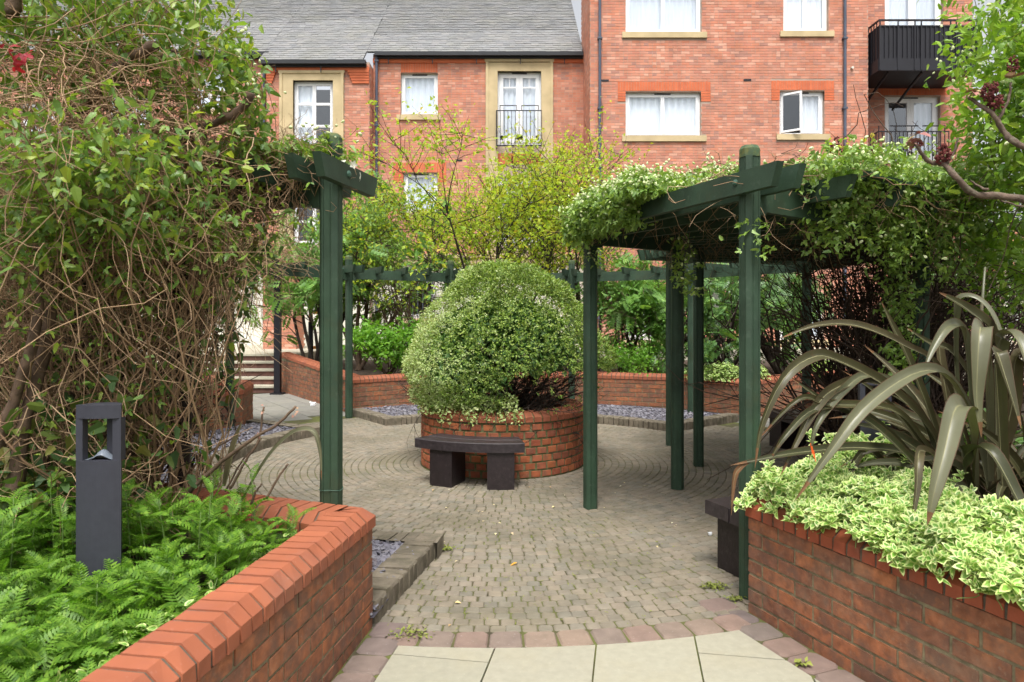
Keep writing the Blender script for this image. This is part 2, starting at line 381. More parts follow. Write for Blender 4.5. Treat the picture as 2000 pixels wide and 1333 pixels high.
mt['bud'] = M('cream_bud', [(.62,.70,.36),(.74,.78,.50),(.54,.64,.26)], .6, 8, .08, transl=.2, tcol=(1,1,.8,1))
mt['petal'] = M('white_petal', [(.82,.84,.74)], .6, 8, .05, transl=.25, tcol=(1,1,.9,1))
mt['sumac'] = M('dark_red_sumac_fruit', [(.095,.018,.018),(.13,.028,.024),(.07,.015,.016)], .9, 60, .3, .6, 90)
mt['sumac_shoot'] = M('pink_sumac_shoot', [(.35,.14,.13),(.30,.24,.10),(.42,.22,.18)], .7, 30, .2)
mt['red_leaf'] = M('red_acer_leaf', [(0.3,0.021,0.028),(0.36,0.035,0.049)], .5, 9, .15, transl=.4, tcol=(1.3,.5,.5,1))
mt['dead_leaf'] = M('fallen_leaf', [(.55,.42,.18),(.62,.55,.33),(.35,.22,.10),(.68,.63,.45)], .8, 20, .1)
mt['orange_leaf'] = M('yellow_autumn_leaf', [(.62,.45,.05),(.65,.30,.04)], .6, 9, .15, transl=.3)
mt['litter'] = M('white_litter', [(.75,.77,.80)], .5, 30, .1)
mt['moss'] = M('moss', [(.16,.20,.035),(.22,.24,.05),(.11,.14,.03)], .95, 20, .2)
mt['amber'] = M('amber_timber', [(.55,.20,.03)], .7, 8, .15)

m, nt, N, L = new_mat('window_glass')
out = N('ShaderNodeOutputMaterial'); tr = N('ShaderNodeBsdfTransparent'); gl = N('ShaderNodeBsdfGlossy'); ms = N('ShaderNodeMixShader')
tr.inputs[0].default_value = (.97,.98,1,1); gl.inputs['Roughness'].default_value = .03; gl.inputs[0].default_value = (.9,.95,1,1)
fz = N('ShaderNodeLayerWeight'); fz.inputs[0].default_value = .3
ad = N('ShaderNodeMath'); ad.operation = 'MULTIPLY_ADD'; ad.inputs[1].default_value = .6; ad.inputs[2].default_value = .10
L(fz.outputs['Facing'], ad.inputs[0]); L(ad.outputs[0], ms.inputs[0]); L(tr.outputs[0], ms.inputs[1]); L(gl.outputs[0], ms.inputs[2]); L(ms.outputs[0], out.inputs[0])
mt['glass'] = m

# ------------------------------------------------------------------ ring geometry
C = np.array([-.10, 7.40])
def ring(phi, r, h=0.0):
    a = R(phi)
    return np.array([C[0] + r*math.sin(a), C[1] - r*math.cos(a), h])
def ring2(phi, r): return ring(phi, r)[:2]

# ------------------------------------------------------------------ ground
g = MB(); g.add([(-250,-60,-.03),(250,-60,-.03),(250,300,-.03),(-250,300,-.03)], [(0,1,2,3)])
g.build('ground', mt['ground'], kind='structure')

def disc_sheet(name, r0, r1, p0, p1, z, mat, n=96):
    P = np.linspace(p0, p1, n)
    V = [ring(p, r0, z) for p in P] + [ring(p, r1, z) for p in P]
    return part(name, V, [np.array([(i+1, i, n+i, n+i+1) for i in range(n-1)])], mat, kind='structure')
paving = disc_sheet('plaza_paving', .7, 4.35, -180, 180, -.008, mt['joint'], 181)
# setts in concentric rings
T_sett = []
def sett_t(seed, jit=.03):
    """top at z=0, unit footprint centred, corners cut, edges chamfered and worn"""
    r = np.random.default_rng(seed)
    k = .13; q = .5
    O = np.array([(-q+k,-q),(q-k,-q),(q,-q+k),(q,q-k),(q-k,q),(-q+k,q),(-q,q-k),(-q,-q+k)], float)
    cj = r.uniform(-jit, jit, (4,2)); O += np.repeat(cj[[0,1,2,3]],2,0)[[0,2,3,4,5,6,7,1]]
    I = O*.84 + r.uniform(-.01,.01,(8,2))
    V = np.concatenate([np.c_[O,np.full(8,-.012)],np.c_[O,np.full(8,-.005)],np.c_[I,r.uniform(-.0012,.0012,8)]])
    F = [tuple(range(16,24))]+[(8+a,8+(a+1)%8,16+(a+1)%8,16+a) for a in range(8)]+[(a,(a+1)%8,8+(a+1)%8,8+a) for a in range(8)]
    return T_(V, F)
T_sett = [sett_t(s) for s in range(8)]
pos=[];xa=[];ya=[];sx=[];sy=[]
pitch_r = .0715
r = .92
k = 0
while r < 4.00:
    n = int(round(2*math.pi*r/.0795)); off = rng.uniform(0,1)
    for i in range(n):
        phi = (i+off)*360/n + rng.uniform(-.05,.05)*360/n
        ph = (phi+180)%360-180
        inbed = (-121.5 < ph < -9.2) or (ph > 130 or ph < -145.5)
        if inbed and r > 2.90: continue
        if abs(ph) > 125 and r > 3.9: continue
        a = R(phi); p = ring(phi, r, 0)
        tilt = rng.normal(0,.008,2)
        pos.append((p[0],p[1],rng.uniform(-.0025,.001))); xa.append((math.cos(a),math.sin(a),tilt[0])); ya.append((-math.sin(a),math.cos(a),tilt[1]))
        sx.append(2*math.pi*r/n*rng.uniform(.92,.965)); sy.append(pitch_r*rng.uniform(.91,.955))
    r += pitch_r; k += 1
pos=np.array(pos);xa=nrm(np.array(xa));ya=nrm(np.array(ya));za=np.cross(xa,ya)
Ms = xf(pos,xa,ya,za,np.array(sx),np.array(sy),1.0)
pieces(paving,'sett','setts',T_sett,Ms,mt['sett'])
# border of large setts where the round plaza meets the flagged path
T_big = [sett_t(50+s,.02) for s in range(5)]
for tt in T_big:
    V=tt[0]; V[16:24,:2]*=1.08
Ms=[]; n = 0
for phi in np.arange(-6.0, 19.5, 2.33):
    a=R(phi); p=ring(phi,4.115,.0)
    Ms.append(xf(np.array([[p[0],p[1],.001]]),np.array([[math.cos(a),math.sin(a),0]]),np.array([[-math.sin(a),math.cos(a),0]]),np.array([[0,0,1.]]),.158,.165,1.6)[0])
pieces(paving,'border_sett','border_setts',T_big,np.array(Ms),mt['bsett'])

# flagged path in front: frame u across, v along the left wall's direction
A0 = np.array([-.70,3.43]); B0 = np.array([1.25,3.61])
dA = np.array([-.149,-.989]); dB = np.array([.36,-.934]); dA/=np.linalg.norm(dA); dB/=np.linalg.norm(dB)
path = MB(); path.add([(-3,-3,-.012),(4.5,-3,-.012),(4.5,3.7,-.012),(-3,3.7,-.012)],[(0,1,2,3)])
path = path.build('path', mt['joint'], kind='structure')
vd = np.array([.17,.985]); vd/=np.linalg.norm(vd); ud = np.array([vd[1],-vd[0]])
def clip(poly, p, n):
    """keep the side where (q-p).n >= 0"""
    out=[]
    for i in range(len(poly)):
        a=poly[i]; b=poly[(i+1)%len(poly)]; da=np.dot(a-p,n); db=np.dot(b-p,n)
        if da>=0: out.append(a)
        if (da>=0)!=(db>=0): out.append(a+(b-a)*da/(da-db))
    return out
nA = np.array([-dA[1],dA[0]]); nA = nA if nA[0]>0 else -nA       # towards the path
nB = np.array([-dB[1],dB[0]]); nB = nB if nB[0]<0 else -nB
o0 = np.array([.401,3.243]); cu=np.dot(C-o0,ud); cv=np.dot(C-o0,vd); RR=4.205
vrows = {-3:-.27,-2:-.27,-1:-.60,0:-.60,1:-.02,2:-.02,3:-.02,4:-.02}
for ci in range(-4,7):
    u0=-.465+ci*.465+.465; u1=u0+.465
    top = {-1:9,-2:9,-3:9}.get(ci,9)
    cuts=[9.0]
    v = vrows.get(ci,-.02)
    while v>-3.6: cuts.append(v); v-=.62
    cuts.append(v)
    for j in range(len(cuts)-1):
        v1,v0=cuts[j],cuts[j+1]
        us=np.linspace(u0+.004,u1-.004,9)
        topv=[min(v1-.004 if v1<9 else 9, cv-math.sqrt(max(0,RR**2-(u-cu)**2))-.003) for u in us]
        if max(topv)<=v0+.02: continue
        P=[np.array([us[0],v0+.004]),np.array([us[-1],v0+.004])]+[np.array([u,max(tv,v0+.004)]) for u,tv in zip(us[::-1],topv[::-1])]
        P=[o0+q[0]*ud+q[1]*vd for q in P]
        P=clip(P, A0+nA*.195, nA); 
        if len(P)<3: continue
        P=clip(P, B0+nB*.205, nB)
        if len(P)<3: continue
        Q=[]
        for q in P:
            if not Q or np.linalg.norm(q-Q[-1])>.004: Q.append(q)
        if len(Q)>2 and np.linalg.norm(Q[0]-Q[-1])<.004: Q.pop()
        if len(Q)<3: continue
        dz=rng.uniform(-.001,.001)
        MB().prism(Q,-.03,.004+dz).build('flagstone',mt['flag'],path)
Ms=[]
for (p0,d,nn,off,t0,mat) in ((A0,dA,nA,.098,-.05,0),(B0,dB,nB,.102,-.20,0)):
    for k in range(26):
        t=t0+.165*k+.08
        q=p0+d*t+nn*off
        if np.linalg.norm(q-C)<4.27 and k<3 and p0 is A0 and t<.05: pass
        Ms.append(xf(np.array([[q[0],q[1],.001+rng.uniform(-.002,.002)]]),np.array([[nn[0],nn[1],0]]),np.array([[nn[1]*-1,nn[0],0]]),np.array([[0,0,1.]]),.178,.155,1.6)[0])
pieces(path,'border_sett','border_setts',T_big,np.array(Ms),mt['gsett'])

# ------------------------------------------------------------------ brick planters
T_brick=[block_t(s,.05,.025,(.35,.12,1)) for s in range(6)]
COP=[(.012,0),(.012,.052),(-.042,.100),(-.178,.100),(-.230,.052),(-.230,0)]
def coping_t(seed):
    r=np.random.default_rng(seed); V=[]
    P=np.array(COP)
    for x in (0,1):
        for p in P: V.append((x,-p[0],p[1]))
    V=np.array(V,float); V[:,1:]+=r.uniform(-.0022,.0022,(12,2)); V[:,0]+=r.uniform(-.022,.022,12)
    n=6
    return T_(V,[(0,1,2,3,4,5),(11,10,9,8,7,6)]+[(i,n+i,n+(i+1)%n,(i+1)%n) for i in range(n)])
T_cop=[coping_t(s) for s in range(9)]
PITCH=.225
def brick_walls(root, pts, side, hs, courses=7, base=-.025, mat='brick', cmat='coping', mmat='mortar', closed=False, end_caps=True, zstep=.075):
    """pts: polyline of the outer face; side=+1: body lies left of the walking direction; hs: height of the coping's underside at each vertex"""
    pts=[np.array(p,float) for p in pts]; n=len(pts); BM=[]; CM=[]
    D=[nrm(pts[i+1]-pts[i]) for i in range(n-1)]
    Nn=[np.array([d[1],-d[0]])*side for d in D]         # outward
    def mit(i):
        if i==0: return Nn[0]
        if i==n-1: return Nn[-1]
        a,b=Nn[i-1],Nn[i]; return (a+b)/(1+np.dot(a,b))
    # mortar core
    for i in range(n-1):
        a,b=pts[i],pts[i+1]; ma,mb_=mit(i),mit(i+1)
        P=[a-ma*.0045,b-mb_*.0045,b-mb_*.212,a-ma*.212]
        z1=[hs[i]+.002,hs[i+1]+.002,hs[i+1]+.002,hs[i]+.002]
        if side<0: P=P[::-1]; z1=z1[::-1]
        MB().prism(P,-.05,z1).build('wall_core',mt[mmat],root)
    for i in range(n-1):
        a=pts[i]; L_=np.linalg.norm(pts[i+1]-a); d=D[i]; nn=Nn[i]
        ncourse=int((max(hs[i],hs[i+1])-base)/zstep+.01)
        for c in range(ncourse):
            z=base+c*zstep
            x=0.0; first=(c%2==0)
            while x<L_-.02:
                w=.1125 if first else PITCH
                first=False
                x1=min(x+w,L_+.005 if L_-x-w<.05 else x+w)
                if L_-x1<.045: x1=L_+.008
                hh=hs[i]+(hs[i+1]-hs[i])*min(1,(x+x1)/2/L_)
                if z+.062<=hh+.012:
                    p=a+d*(x+.004)+nn*rng.uniform(-.002,.0025)
                    X=np.array([d[0],d[1],rng.normal(0,.003)]); Y=np.array([-nn[0],-nn[1],rng.normal(0,.01)])
                    if side>0:   # outward normal is to the right: x axis stays
                        pass
                    BM.append(xf(np.array([[p[0],p[1],z+.006+rng.uniform(-.0015,.0015)]]),X[None],Y[None],np.array([[0,0,1.]]),x1-x-.014,.045,.0615)[0])
                x=x1
        # coping, leaving room for the corner pieces
        t0=.115 if i>0 or end_caps else 0; t1=L_-(.115 if i<n-2 or end_caps else 0)
        m_=max(1,int(round((t1-t0)/.0755))); w=(t1-t0)/m_
        for k in range(m_):
            t=t0+k*w+.004; hh=hs[i]+(hs[i+1]-hs[i])*(t/L_)
            p=a+d*t+nn*rng.uniform(-.0015,.0015)
            sl=(hs[i+1]-hs[i])/L_
            CM.append(xf(np.array([[p[0],p[1],hh+rng.uniform(-.001,.001)]]),np.array([[d[0],d[1],sl]]),np.array([[-nn[0],-nn[1],0]]),np.array([[0,0,1.]]),w-.0125,1,1)[0])
    for i in range(n):
        if i in (0,n-1) and not end_caps: continue
        secs=[]
        if i>0: secs.append((pts[i]-D[i-1]*.106,Nn[i-1]))
        secs.append((pts[i]+(-D[0]*.012 if i==0 else D[-1]*.012 if i==n-1 else 0),mit(i)))
        if i<n-1: secs.append((pts[i]+D[i]*.106,Nn[i]))
        V=[]; 
        for (p,m_) in secs:
            for (o_,h_) in COP: V.append((p[0]+m_[0]*o_,p[1]+m_[1]*o_,hs[i]+h_))
        F=[tuple(range(6)),tuple(range((len(secs)-1)*6+5,(len(secs)-1)*6-1,-1))]
        for s_ in range(len(secs)-1):
            F+=[(s_*6+j,s_*6+6+j,s_*6+6+(j+1)%6,s_*6+(j+1)%6) for j in range(6)]
        MB().add(V,F).build('coping_corner',mt[cmat],root)
    return BM,CM
def finish_walls(root,BM,CM,mat='brick',cmat='coping'):
    pieces(root,'brick','bricks',T_brick,np.array(BM),mt[mat])
    pieces(root,'coping_brick','coping_bricks',T_cop,np.array(CM),mt[cmat])
def soil(root,P,z,name='soil'):
    P=[np.array(p) for p in P]
    MB().prism(P,z-.2,z).build(name,mt['soil'],root)

# near left planter (runs along the path, then follows the ring)
ringA=[ring2(p,4.05) for p in (-38,-68,-98,-118)]
A_pts=[A0+dA*4.3,A0]+ringA+[np.array([-3.87,10.2]),np.array([-6.3,12.6])]
pa=thing('brick_planter',(A0[0],A0[1],0),'red brick planter left of the path, orange-red coping, feathery green tansy inside','planter')
BM,CM=brick_walls(pa,A_pts,+1,[.5]*len(A_pts))
BM=[m for m in BM]; finish_walls(pa,BM,CM)
def inset(pts,side,o):
    res=[]
    n=len(pts)
    for i in range(n):
        d1=nrm(pts[i]-pts[i-1]) if i>0 else nrm(pts[1]-pts[0]); d2=nrm(pts[i+1]-pts[i]) if i<n-1 else d1
        a=np.array([d1[1],-d1[0]])*side; b=np.array([d2[1],-d2[0]])*side
        res.append(pts[i]-(a+b)/(1+np.dot(a,b))*o)
    return res
soil(pa,(inset(A_pts,1,.208)+[np.array([-16,12.6]),np.array([-16,-.8])]),.46)
# near right planter
ringB=[ring2(p,4.05) for p in (48,76,98,109)]
B_pts=[B0+dB*4.6,B0]+ringB+[np.array([8.5,10.4])]
pb=thing('brick_planter',(B0[0],B0[1],0),'red brick planter right of the path, overhung by cream-edged shrub and big flax','planter')
BM,CM=brick_walls(pb,B_pts,-1,[.5]*len(B_pts),cmat='coping_dark')
finish_walls(pb,BM,CM,'brick','coping_dark')
soil(pb,(inset(B_pts,-1,.208)+[np.array([16,10.4]),np.array([16,-.8])])[::-1],.46)
# back planter
D_pts=[np.array(p) for p in ((-4.85,14.3),(-2.52,10.85),(-1.6,11.5),(-.1,11.8),(1.45,11.75),(2.6,11.35),(3.5,10.4),(6.1,12.4),(9.5,15.2))]
pd=thing('brick_planter',(-.1,11.8,0),'long angular brick planter behind the round one, full of shrubs and small trees','planter')
BM,CM=brick_walls(pd,D_pts,+1,[.72,.5,.5,.5,.5,.5,.5,.5,.5])
finish_walls(pd,BM,CM)
soil(pd,(inset(D_pts,1,.208)+[np.array([9.5,17.4]),np.array([-4.7,17.4])])[::-1],.47)

# round planter
pr_=thing('round_brick_planter',(C[0],C[1],0),'round red brick planter in the middle of the plaza, holding the big clipped bush','planter')
rp=.876
core=[ring2(p,rp-.008) for p in range(0,360,6)]; inn=[ring2(p,rp-.20) for p in range(0,360,6)]
n=60
V=[(p[0],p[1],-.05) for p in core]+[(p[0],p[1],.535) for p in core]+[(p[0],p[1],.535) for p in inn]+[(p[0],p[1],.40) for p in inn]
F=[(i,(i+1)%n,n+(i+1)%n,n+i) for i in range(n)]+[(n+i,n+(i+1)%n,2*n+(i+1)%n,2*n+i) for i in range(n)]+[(2*n+i,2*n+(i+1)%n,3*n+(i+1)%n,3*n+i) for i in range(n)]
MB().add(V,F).build('wall_core',mt['mortar_mossy'],pr_)
MB().prism(inn,.25,.42).build('soil',mt['soil'],pr_)
T_head=[block_t(80+s,.09,.06,(.7,.25,1)) for s in range(7)]
BM=[]
for c in range(7):
    nb=46; off=(c%2)*.5+rng.uniform(-.06,.06)
    for i in range(nb):
        ph=(i+off)*360/nb; a=R(ph); t=np.array([math.cos(a),math.sin(a),0]); nn=np.array([math.sin(a),-math.cos(a),0])
        w=2*math.pi*rp/nb
        p=ring(ph,rp+rng.uniform(-.003,.003))-t*w*.5
        BM.append(xf(np.array([[p[0],p[1],.006+c*.0755+rng.uniform(-.002,.002)]]),t[None],-nn[None],np.array([[0,0,1.]]),w-.022-rng.uniform(0,.006),.05,.058)[0])
pieces(pr_,'brick','bricks',T_head,np.array(BM),mt['brick_round'])
CM=[]; nb=60
Vc=[]
T_copr=[]
for s in range(4):
    V,P,mi=coping_t(90+s); V=V.copy()
    # wedge: narrower towards the centre
    V[:,0]=.5+(V[:,0]-.5)*(1-V[:,1]/rp); V[:,2]*=.92; T_copr.append((V,P,mi))
for i in range(nb):
    ph=i*360/nb; a=R(ph); t=np.array([math.cos(a),math.sin(a),0]); nn=np.array([math.sin(a),-math.cos(a),0]); w=2*math.pi*rp/nb
    p=ring(ph,rp)-t*w*.5
    CM.append(xf(np.array([[p[0],p[1],.538+rng.uniform(-.001,.001)]]),t[None],-nn[None],np.array([[0,0,1.]]),w-.016,1,1)[0])
pieces(pr_,'coping_brick','coping_bricks',T_copr,np.array(CM),mt['coping'])
# mortar between coping bricks
n=60
V=[];
for (r_,z_) in ((rp+.002,.535),(rp+.002,.580),(rp-.05,.622),(rp-.17,.622),(rp-.2,.58)):
    V+=[(*ring2(p,r_),z_) for p in range(0,360,6)]
F=[(k*n+i,k*n+(i+1)%n,(k+1)*n+(i+1)%n,(k+1)*n+i) for k in range(4) for i in range(n)]
MB().add(V,F).build('coping_mortar',mt['mortar_mossy'],pr_)

# coping mortar beds under the straight copings (joints read as mortar, not as gaps)
def cop_mortar(root,pts,side,hs):
    pts=[np.array(p,float) for p in pts]; n=len(pts)
    D=[nrm(pts[i+1]-pts[i]) for i in range(n-1)]; Nn=[np.array([d[1],-d[0]])*side for d in D]
    prof=[(.006,.0),(.006,.047),(-.045,.093),(-.175,.093),(-.224,.047),(-.224,.0)]
    V=[]
    for i in range(n):
        m_=Nn[0] if i==0 else Nn[-1] if i==n-1 else (Nn[i-1]+Nn[i])/(1+np.dot(Nn[i-1],Nn[i]))
        for o_,h_ in prof: V.append((pts[i][0]+m_[0]*o_,pts[i][1]+m_[1]*o_,hs[i]+h_+.001))
    F=[(i*6+j,i*6+6+j,i*6+6+(j+1)%6,i*6+(j+1)%6) for i in range(n-1) for j in range(6)]
    MB().add(V,F).build('coping_mortar',mt['joint_dark'],root)
cop_mortar(pa,A_pts,1,[.5]*len(A_pts)); cop_mortar(pb,B_pts,-1,[.5]*len(B_pts)); cop_mortar(pd,D_pts,1,[.72]+[.5]*8)

# ------------------------------------------------------------------ slate beds with sett kerbs
T_kerb=[block_t(120+s,.09,.05,(1,.5,1)) for s in range(6)]
def kerb_arc(root,p0,p1,r=2.88,first_rad=None):
    Ms=[]
    n=int(abs(p1-p0)*math.pi/180*r/.078)
    for i in range(n):
        ph=p0+(p1-p0)*(i+.0)/n; a=R(ph)
        t=np.array([math.cos(a),math.sin(a),rng.normal(0,.01)]); nn=np.array([math.sin(a),-math.cos(a),0])
        p=ring(ph,r)
        # outer face looks towards the centre of the plaza; body goes outward
        w=abs(p1-p0)*math.pi/180*r/n
        Ms.append(xf(np.array([[p[0],p[1],-.02+rng.uniform(-.004,.002)]]),t[None],nn[None],np.array([[0,0,1.]]),w-.005,.185,.128)[0])
    return Ms
def kerb_line(a,b,bodydir):
    a=np.array(a);b=np.array(b);d=b-a;L_=np.linalg.norm(d);d/=L_;n=max(1,int(L_/.078));Ms=[];w=L_/n
    for i in range(n):
        p=a+d*w*i
        Ms.append(xf(np.array([[p[0],p[1],-.02+rng.uniform(-.004,.002)]]),np.array([[d[0],d[1],0]]),np.array([[bodydir[0],bodydir[1],0]]),np.array([[0,0,1.]]),w-.005,.185,.128)[0])
    return Ms
def chips(name,reg,count,label_z):
    """reg: list of (p0,p1,r0,r1,count)"""
    pos=[]
    for (p0,p1,r0,r1,c) in reg:
        ph=rng.uniform(p0,p1,c); rr=np.sqrt(rng.uniform(r0**2,r1**2,c)); a=np.radians(ph)
        pos.append(np.stack([C[0]+rr*np.sin(a),C[1]-rr*np.cos(a),np.full(c,.070)+rng.uniform(0,.026,c)],1))
    pos=np.concatenate(pos); n=len(pos)
    z=nrm(np.stack([rng.normal(0,.35,n),rng.normal(0,.35,n),np.ones(n)],1)); x=nrm(np.cross(rng.normal(size=(n,3)),z)); y=np.cross(z,x)
    s=rng.uniform(.018,.045,n)
    T=[]
    for q in range(5):
        r_=np.random.default_rng(200+q); k=5; an=np.sort(r_.uniform(0,2*math.pi,k)); an=np.linspace(0,2*math.pi,k,endpoint=False)+r_.uniform(-.4,.4,k)
        rad=r_.uniform(.6,1,k); P=np.stack([np.cos(an)*rad,np.sin(an)*rad*.62],1)
        V=np.concatenate([np.c_[P,np.full(k,-.09)],np.c_[P*.95,np.full(k,.09)]])
        T.append(T_(V,[tuple(range(k,2*k))]+[(i,(i+1)%k,k+(i+1)%k,k+i) for i in range(k)]))
    return stuff(name,T,xf(pos,x,y,z,s,s,s),mt['slatechip'])
k1=thing('kerbed_bed',tuple(ring(-60,2.9)),'low grey sett kerb edging the slate bed in front of the left planter','kerb')
Ms=kerb_arc(k1,-8.5,-122.5)
a_=R(-8); tdir=np.array([-math.cos(a_),-math.sin(a_)])
Ms+=kerb_line(ring2(-7.3,2.90),ring2(-8.6,4.0)+np.array([.01,0]),tdir)
a_=R(-123); tdir2=np.array([math.cos(a_),math.sin(a_)])
Ms+=kerb_line(ring2(-123,2.88),ring2(-123,4.2),tdir2)
pieces(k1,'kerb_sett','kerb_setts',T_kerb,np.array(Ms),mt['kerb'])
k2=thing('kerbed_bed',tuple(ring(172,2.9)),'low grey sett kerb edging the slate bed at the foot of the back planter','kerb')
Ms=kerb_arc(k2,128.5,216)
a_=R(128.5); Ms+=kerb_line(ring2(128.5,2.88),ring2(128.5,4.45),np.array([math.cos(a_),math.sin(a_)]))
a_=R(216); Ms+=kerb_line(ring2(216,2.88),ring2(216,4.2),np.array([-math.cos(a_),-math.sin(a_)]))
pieces(k2,'kerb_sett','kerb_setts',T_kerb,np.array(Ms),mt['kerb'])
disc_sheet('slate_bed',2.95,4.06,-122.8,-8.3,.06,mt['slatebed'])
disc_sheet('slate_bed',2.95,4.6,128.8,215.5,.06,mt['slatebed'])
o=chips('slate_chippings',[(-30,-8.6,3.04,4.05,6500),(-60,-30,3.06,4.02,2600),(-122,-60,3.06,4.02,4200)],0,0)
tag(o,'purple-grey slate chippings filling the kerbed bed by the left planter','slate chippings')
o=chips('slate_chippings',[(130,214,3.06,4.3,6500)],0,0)
tag(o,'purple-grey slate chippings in the kerbed bed below the back planter','slate chippings')

# ------------------------------------------------------------------ side path, steps, terrace
sp=MB(); sp.add([(-9,8.6,-.014),(-2.3,8.6,-.014),(-2.3,14.2,-.014),(-9,14.2,-.014)],[(0,1,2,3)])
sp=sp.build('side_path',mt['joint'],kind='structure')
d_=nrm(np.array([-.56,.83])); n_=np.array([d_[1],-d_[0]]); o_=np.array([-2.9,9.4])
for i in range(-5,6):
    for j in range(0,10):
        u0=i*.46; v0=j*.61-.9+(i%2)*.3
        P=[o_+n_*(u0+.005)+d_*(v0+.005),o_+n_*(u0+.455)+d_*(v0+.005),o_+n_*(u0+.455)+d_*(v0+.605),o_+n_*(u0+.005)+d_*(v0+.605)]
        c=sum(P)/4
        if np.linalg.norm(c-C)<4.2 or c[1]>13.9 or c[0]<-8: continue
        if c[0]>-2.52-(c[1]-10.85)*.675+.1 and c[1]>10.6: continue
        MB().prism(P,-.03,.0+rng.uniform(-.001,.001)).build('flagstone',mt['gflag'],sp)
rp2=MB(); rp2.add([(3.0,8.3,-.010),(9.5,8.3,-.010),(9.5,15,-.010),(3.0,11,-.010)],[(0,1,2,3)])
tag(rp2.build('side_path',mt['gflag'],kind='structure'))
st=thing('steps',(-6,14.2,0),'flight of five pale-nosed dark steps beside the far end of the left path','steps')
for k in range(5):
    MB().box(-8.2,-4.86,13.95+k*.30,15.6,.0+k*.146,.146*(k+1)-.04).build('riser',mt['riser'],st)
    MB().box(-8.22,-4.858,13.92+k*.30,15.62,.146*(k+1)-.04,.146*(k+1)).build('tread',mt['terrace'],st)
tr_=MB(); tr_.prism([(-30,15.45),(-4.75,15.45),(-4.75,17.2),(30,17.2),(30,26),(-30,26)],-.02,.728)
tr_.build('terrace',mt['terrace'],kind='structure')

# ------------------------------------------------------------------ buildings
T_fb=[block_t(300+s,.04,.02,(.35,.3,1)) for s in range(6)]
def facade(root, X0, X1, Y, H0, H1, openings, skip, bricks_from, pieces_n=300, thick=.3, side_left=None, side_right=None, mat='fbrick', mm='fmortar'):
    """wall core with true openings, bricks laid course by course around openings and dressed panels"""
    xs=sorted(set([X0,X1]+[v for o in openings for v in o[:2]])); mb=MB()
    for i in range(len(xs)-1):
        a,b=xs[i],xs[i+1]; mid=(a+b)/2
        blk=sorted([(o[2],o[3]) for o in openings if o[0]<mid<o[1]]); z=H0
        for (lo,hi) in blk:
            if lo>z: mb.box(a,b,Y,Y+thick,z,lo)
            z=max(z,hi)
        if z<H1: mb.box(a,b,Y,Y+thick,z,H1)
    mb.build('wall',mt[mm],root)
    MB().box(X0+.2,X1-.2,Y+1.2,Y+1.25,H0,H1-.4).build('room_dark_sheet',mt['room'],root)  # dark sheet added behind the openings, stands in for unlit rooms
    BMs=[]
    nc=int((H1-bricks_from)/.075)
    blocks=[(o[0],o[1],o[2],o[3]) for o in openings]+list(skip)
    for c in range(nc):
        z=bricks_from+c*.075; zc=z+.0325
        iv=sorted([(b[0],b[1]) for b in blocks if b[2]-.02<zc<b[3]+.02]); x=X0; segs=[]
        for (a,b) in iv:
            if a>x: segs.append((x,a))
            x=max(x,b)
        if x<X1: segs.append((x,X1))
        for (a,b) in segs:
            g0=math.floor(a/.225)*.225+(c%2)*.1125-.225; t=g0
            while t<b:
                s0=max(t,a); s1=min(t+.225,b)
                if s1-s0>.03:
                    if rng.random()<.3 and s1-s0>.2:
                        mids=[(s0,s0+.1125),(s0+.1125,s1)]
                    else: mids=[(s0,s1)]
                    for (q0,q1) in mids: BMs.append((q0+.004,z,q1-q0-.009))
                t+=.225
    B=np.array(BMs); n=len(B)
    pos=np.c_[B[:,0],np.full(n,Y-.007)+rng.uniform(-.002,.002,n),B[:,1]]
    Ms=xf(pos,np.tile([1.,0,0],(n,1)),np.tile([0,1.,0],(n,1)),np.tile([0,0,1.],(n,1)),B[:,2],.03,.0655)
    pieces(root,'brick','bricks',T_fb,Ms,mt[mat],limit=pieces_n)
    for (sd_,sg) in ((side_left,-1),(side_right,1)):
        if not sd_: continue
        Xs=X0 if sg<0 else X1; L_=sd_; out=[]
        for c in range(nc):
            z=bricks_from+c*.075; t=(c%2)*.1125
            while t<L_: 
                out.append((t,z)); t+=.225
        O=np.array(out); n=len(O)
        if sg>0:
            pos=np.c_[np.full(n,Xs+.007),Y+O[:,0],O[:,1]]; xa_=np.tile([0,1.,0],(n,1)); ya_=np.tile([-1.,0,0],(n,1))
        else:
            pos=np.c_[np.full(n,Xs-.007),Y+O[:,0],O[:,1]]; xa_=np.tile([0,1.,0],(n,1)); ya_=np.tile([1.,0,0],(n,1))
        MB().box(min(Xs,Xs-.25*sg),max(Xs,Xs-.25*sg),Y+.3,Y+L_,H0,H1).build('side_wall',mt[mm],root)
        V,P,mi=scatter_np(T_fb,xf(pos,xa_,ya_,np.tile([0,0,1.],(n,1)),.215,.03,.0655))
        part('side_bricks',V,P,mt[mat],root,mi,kind='stuff')
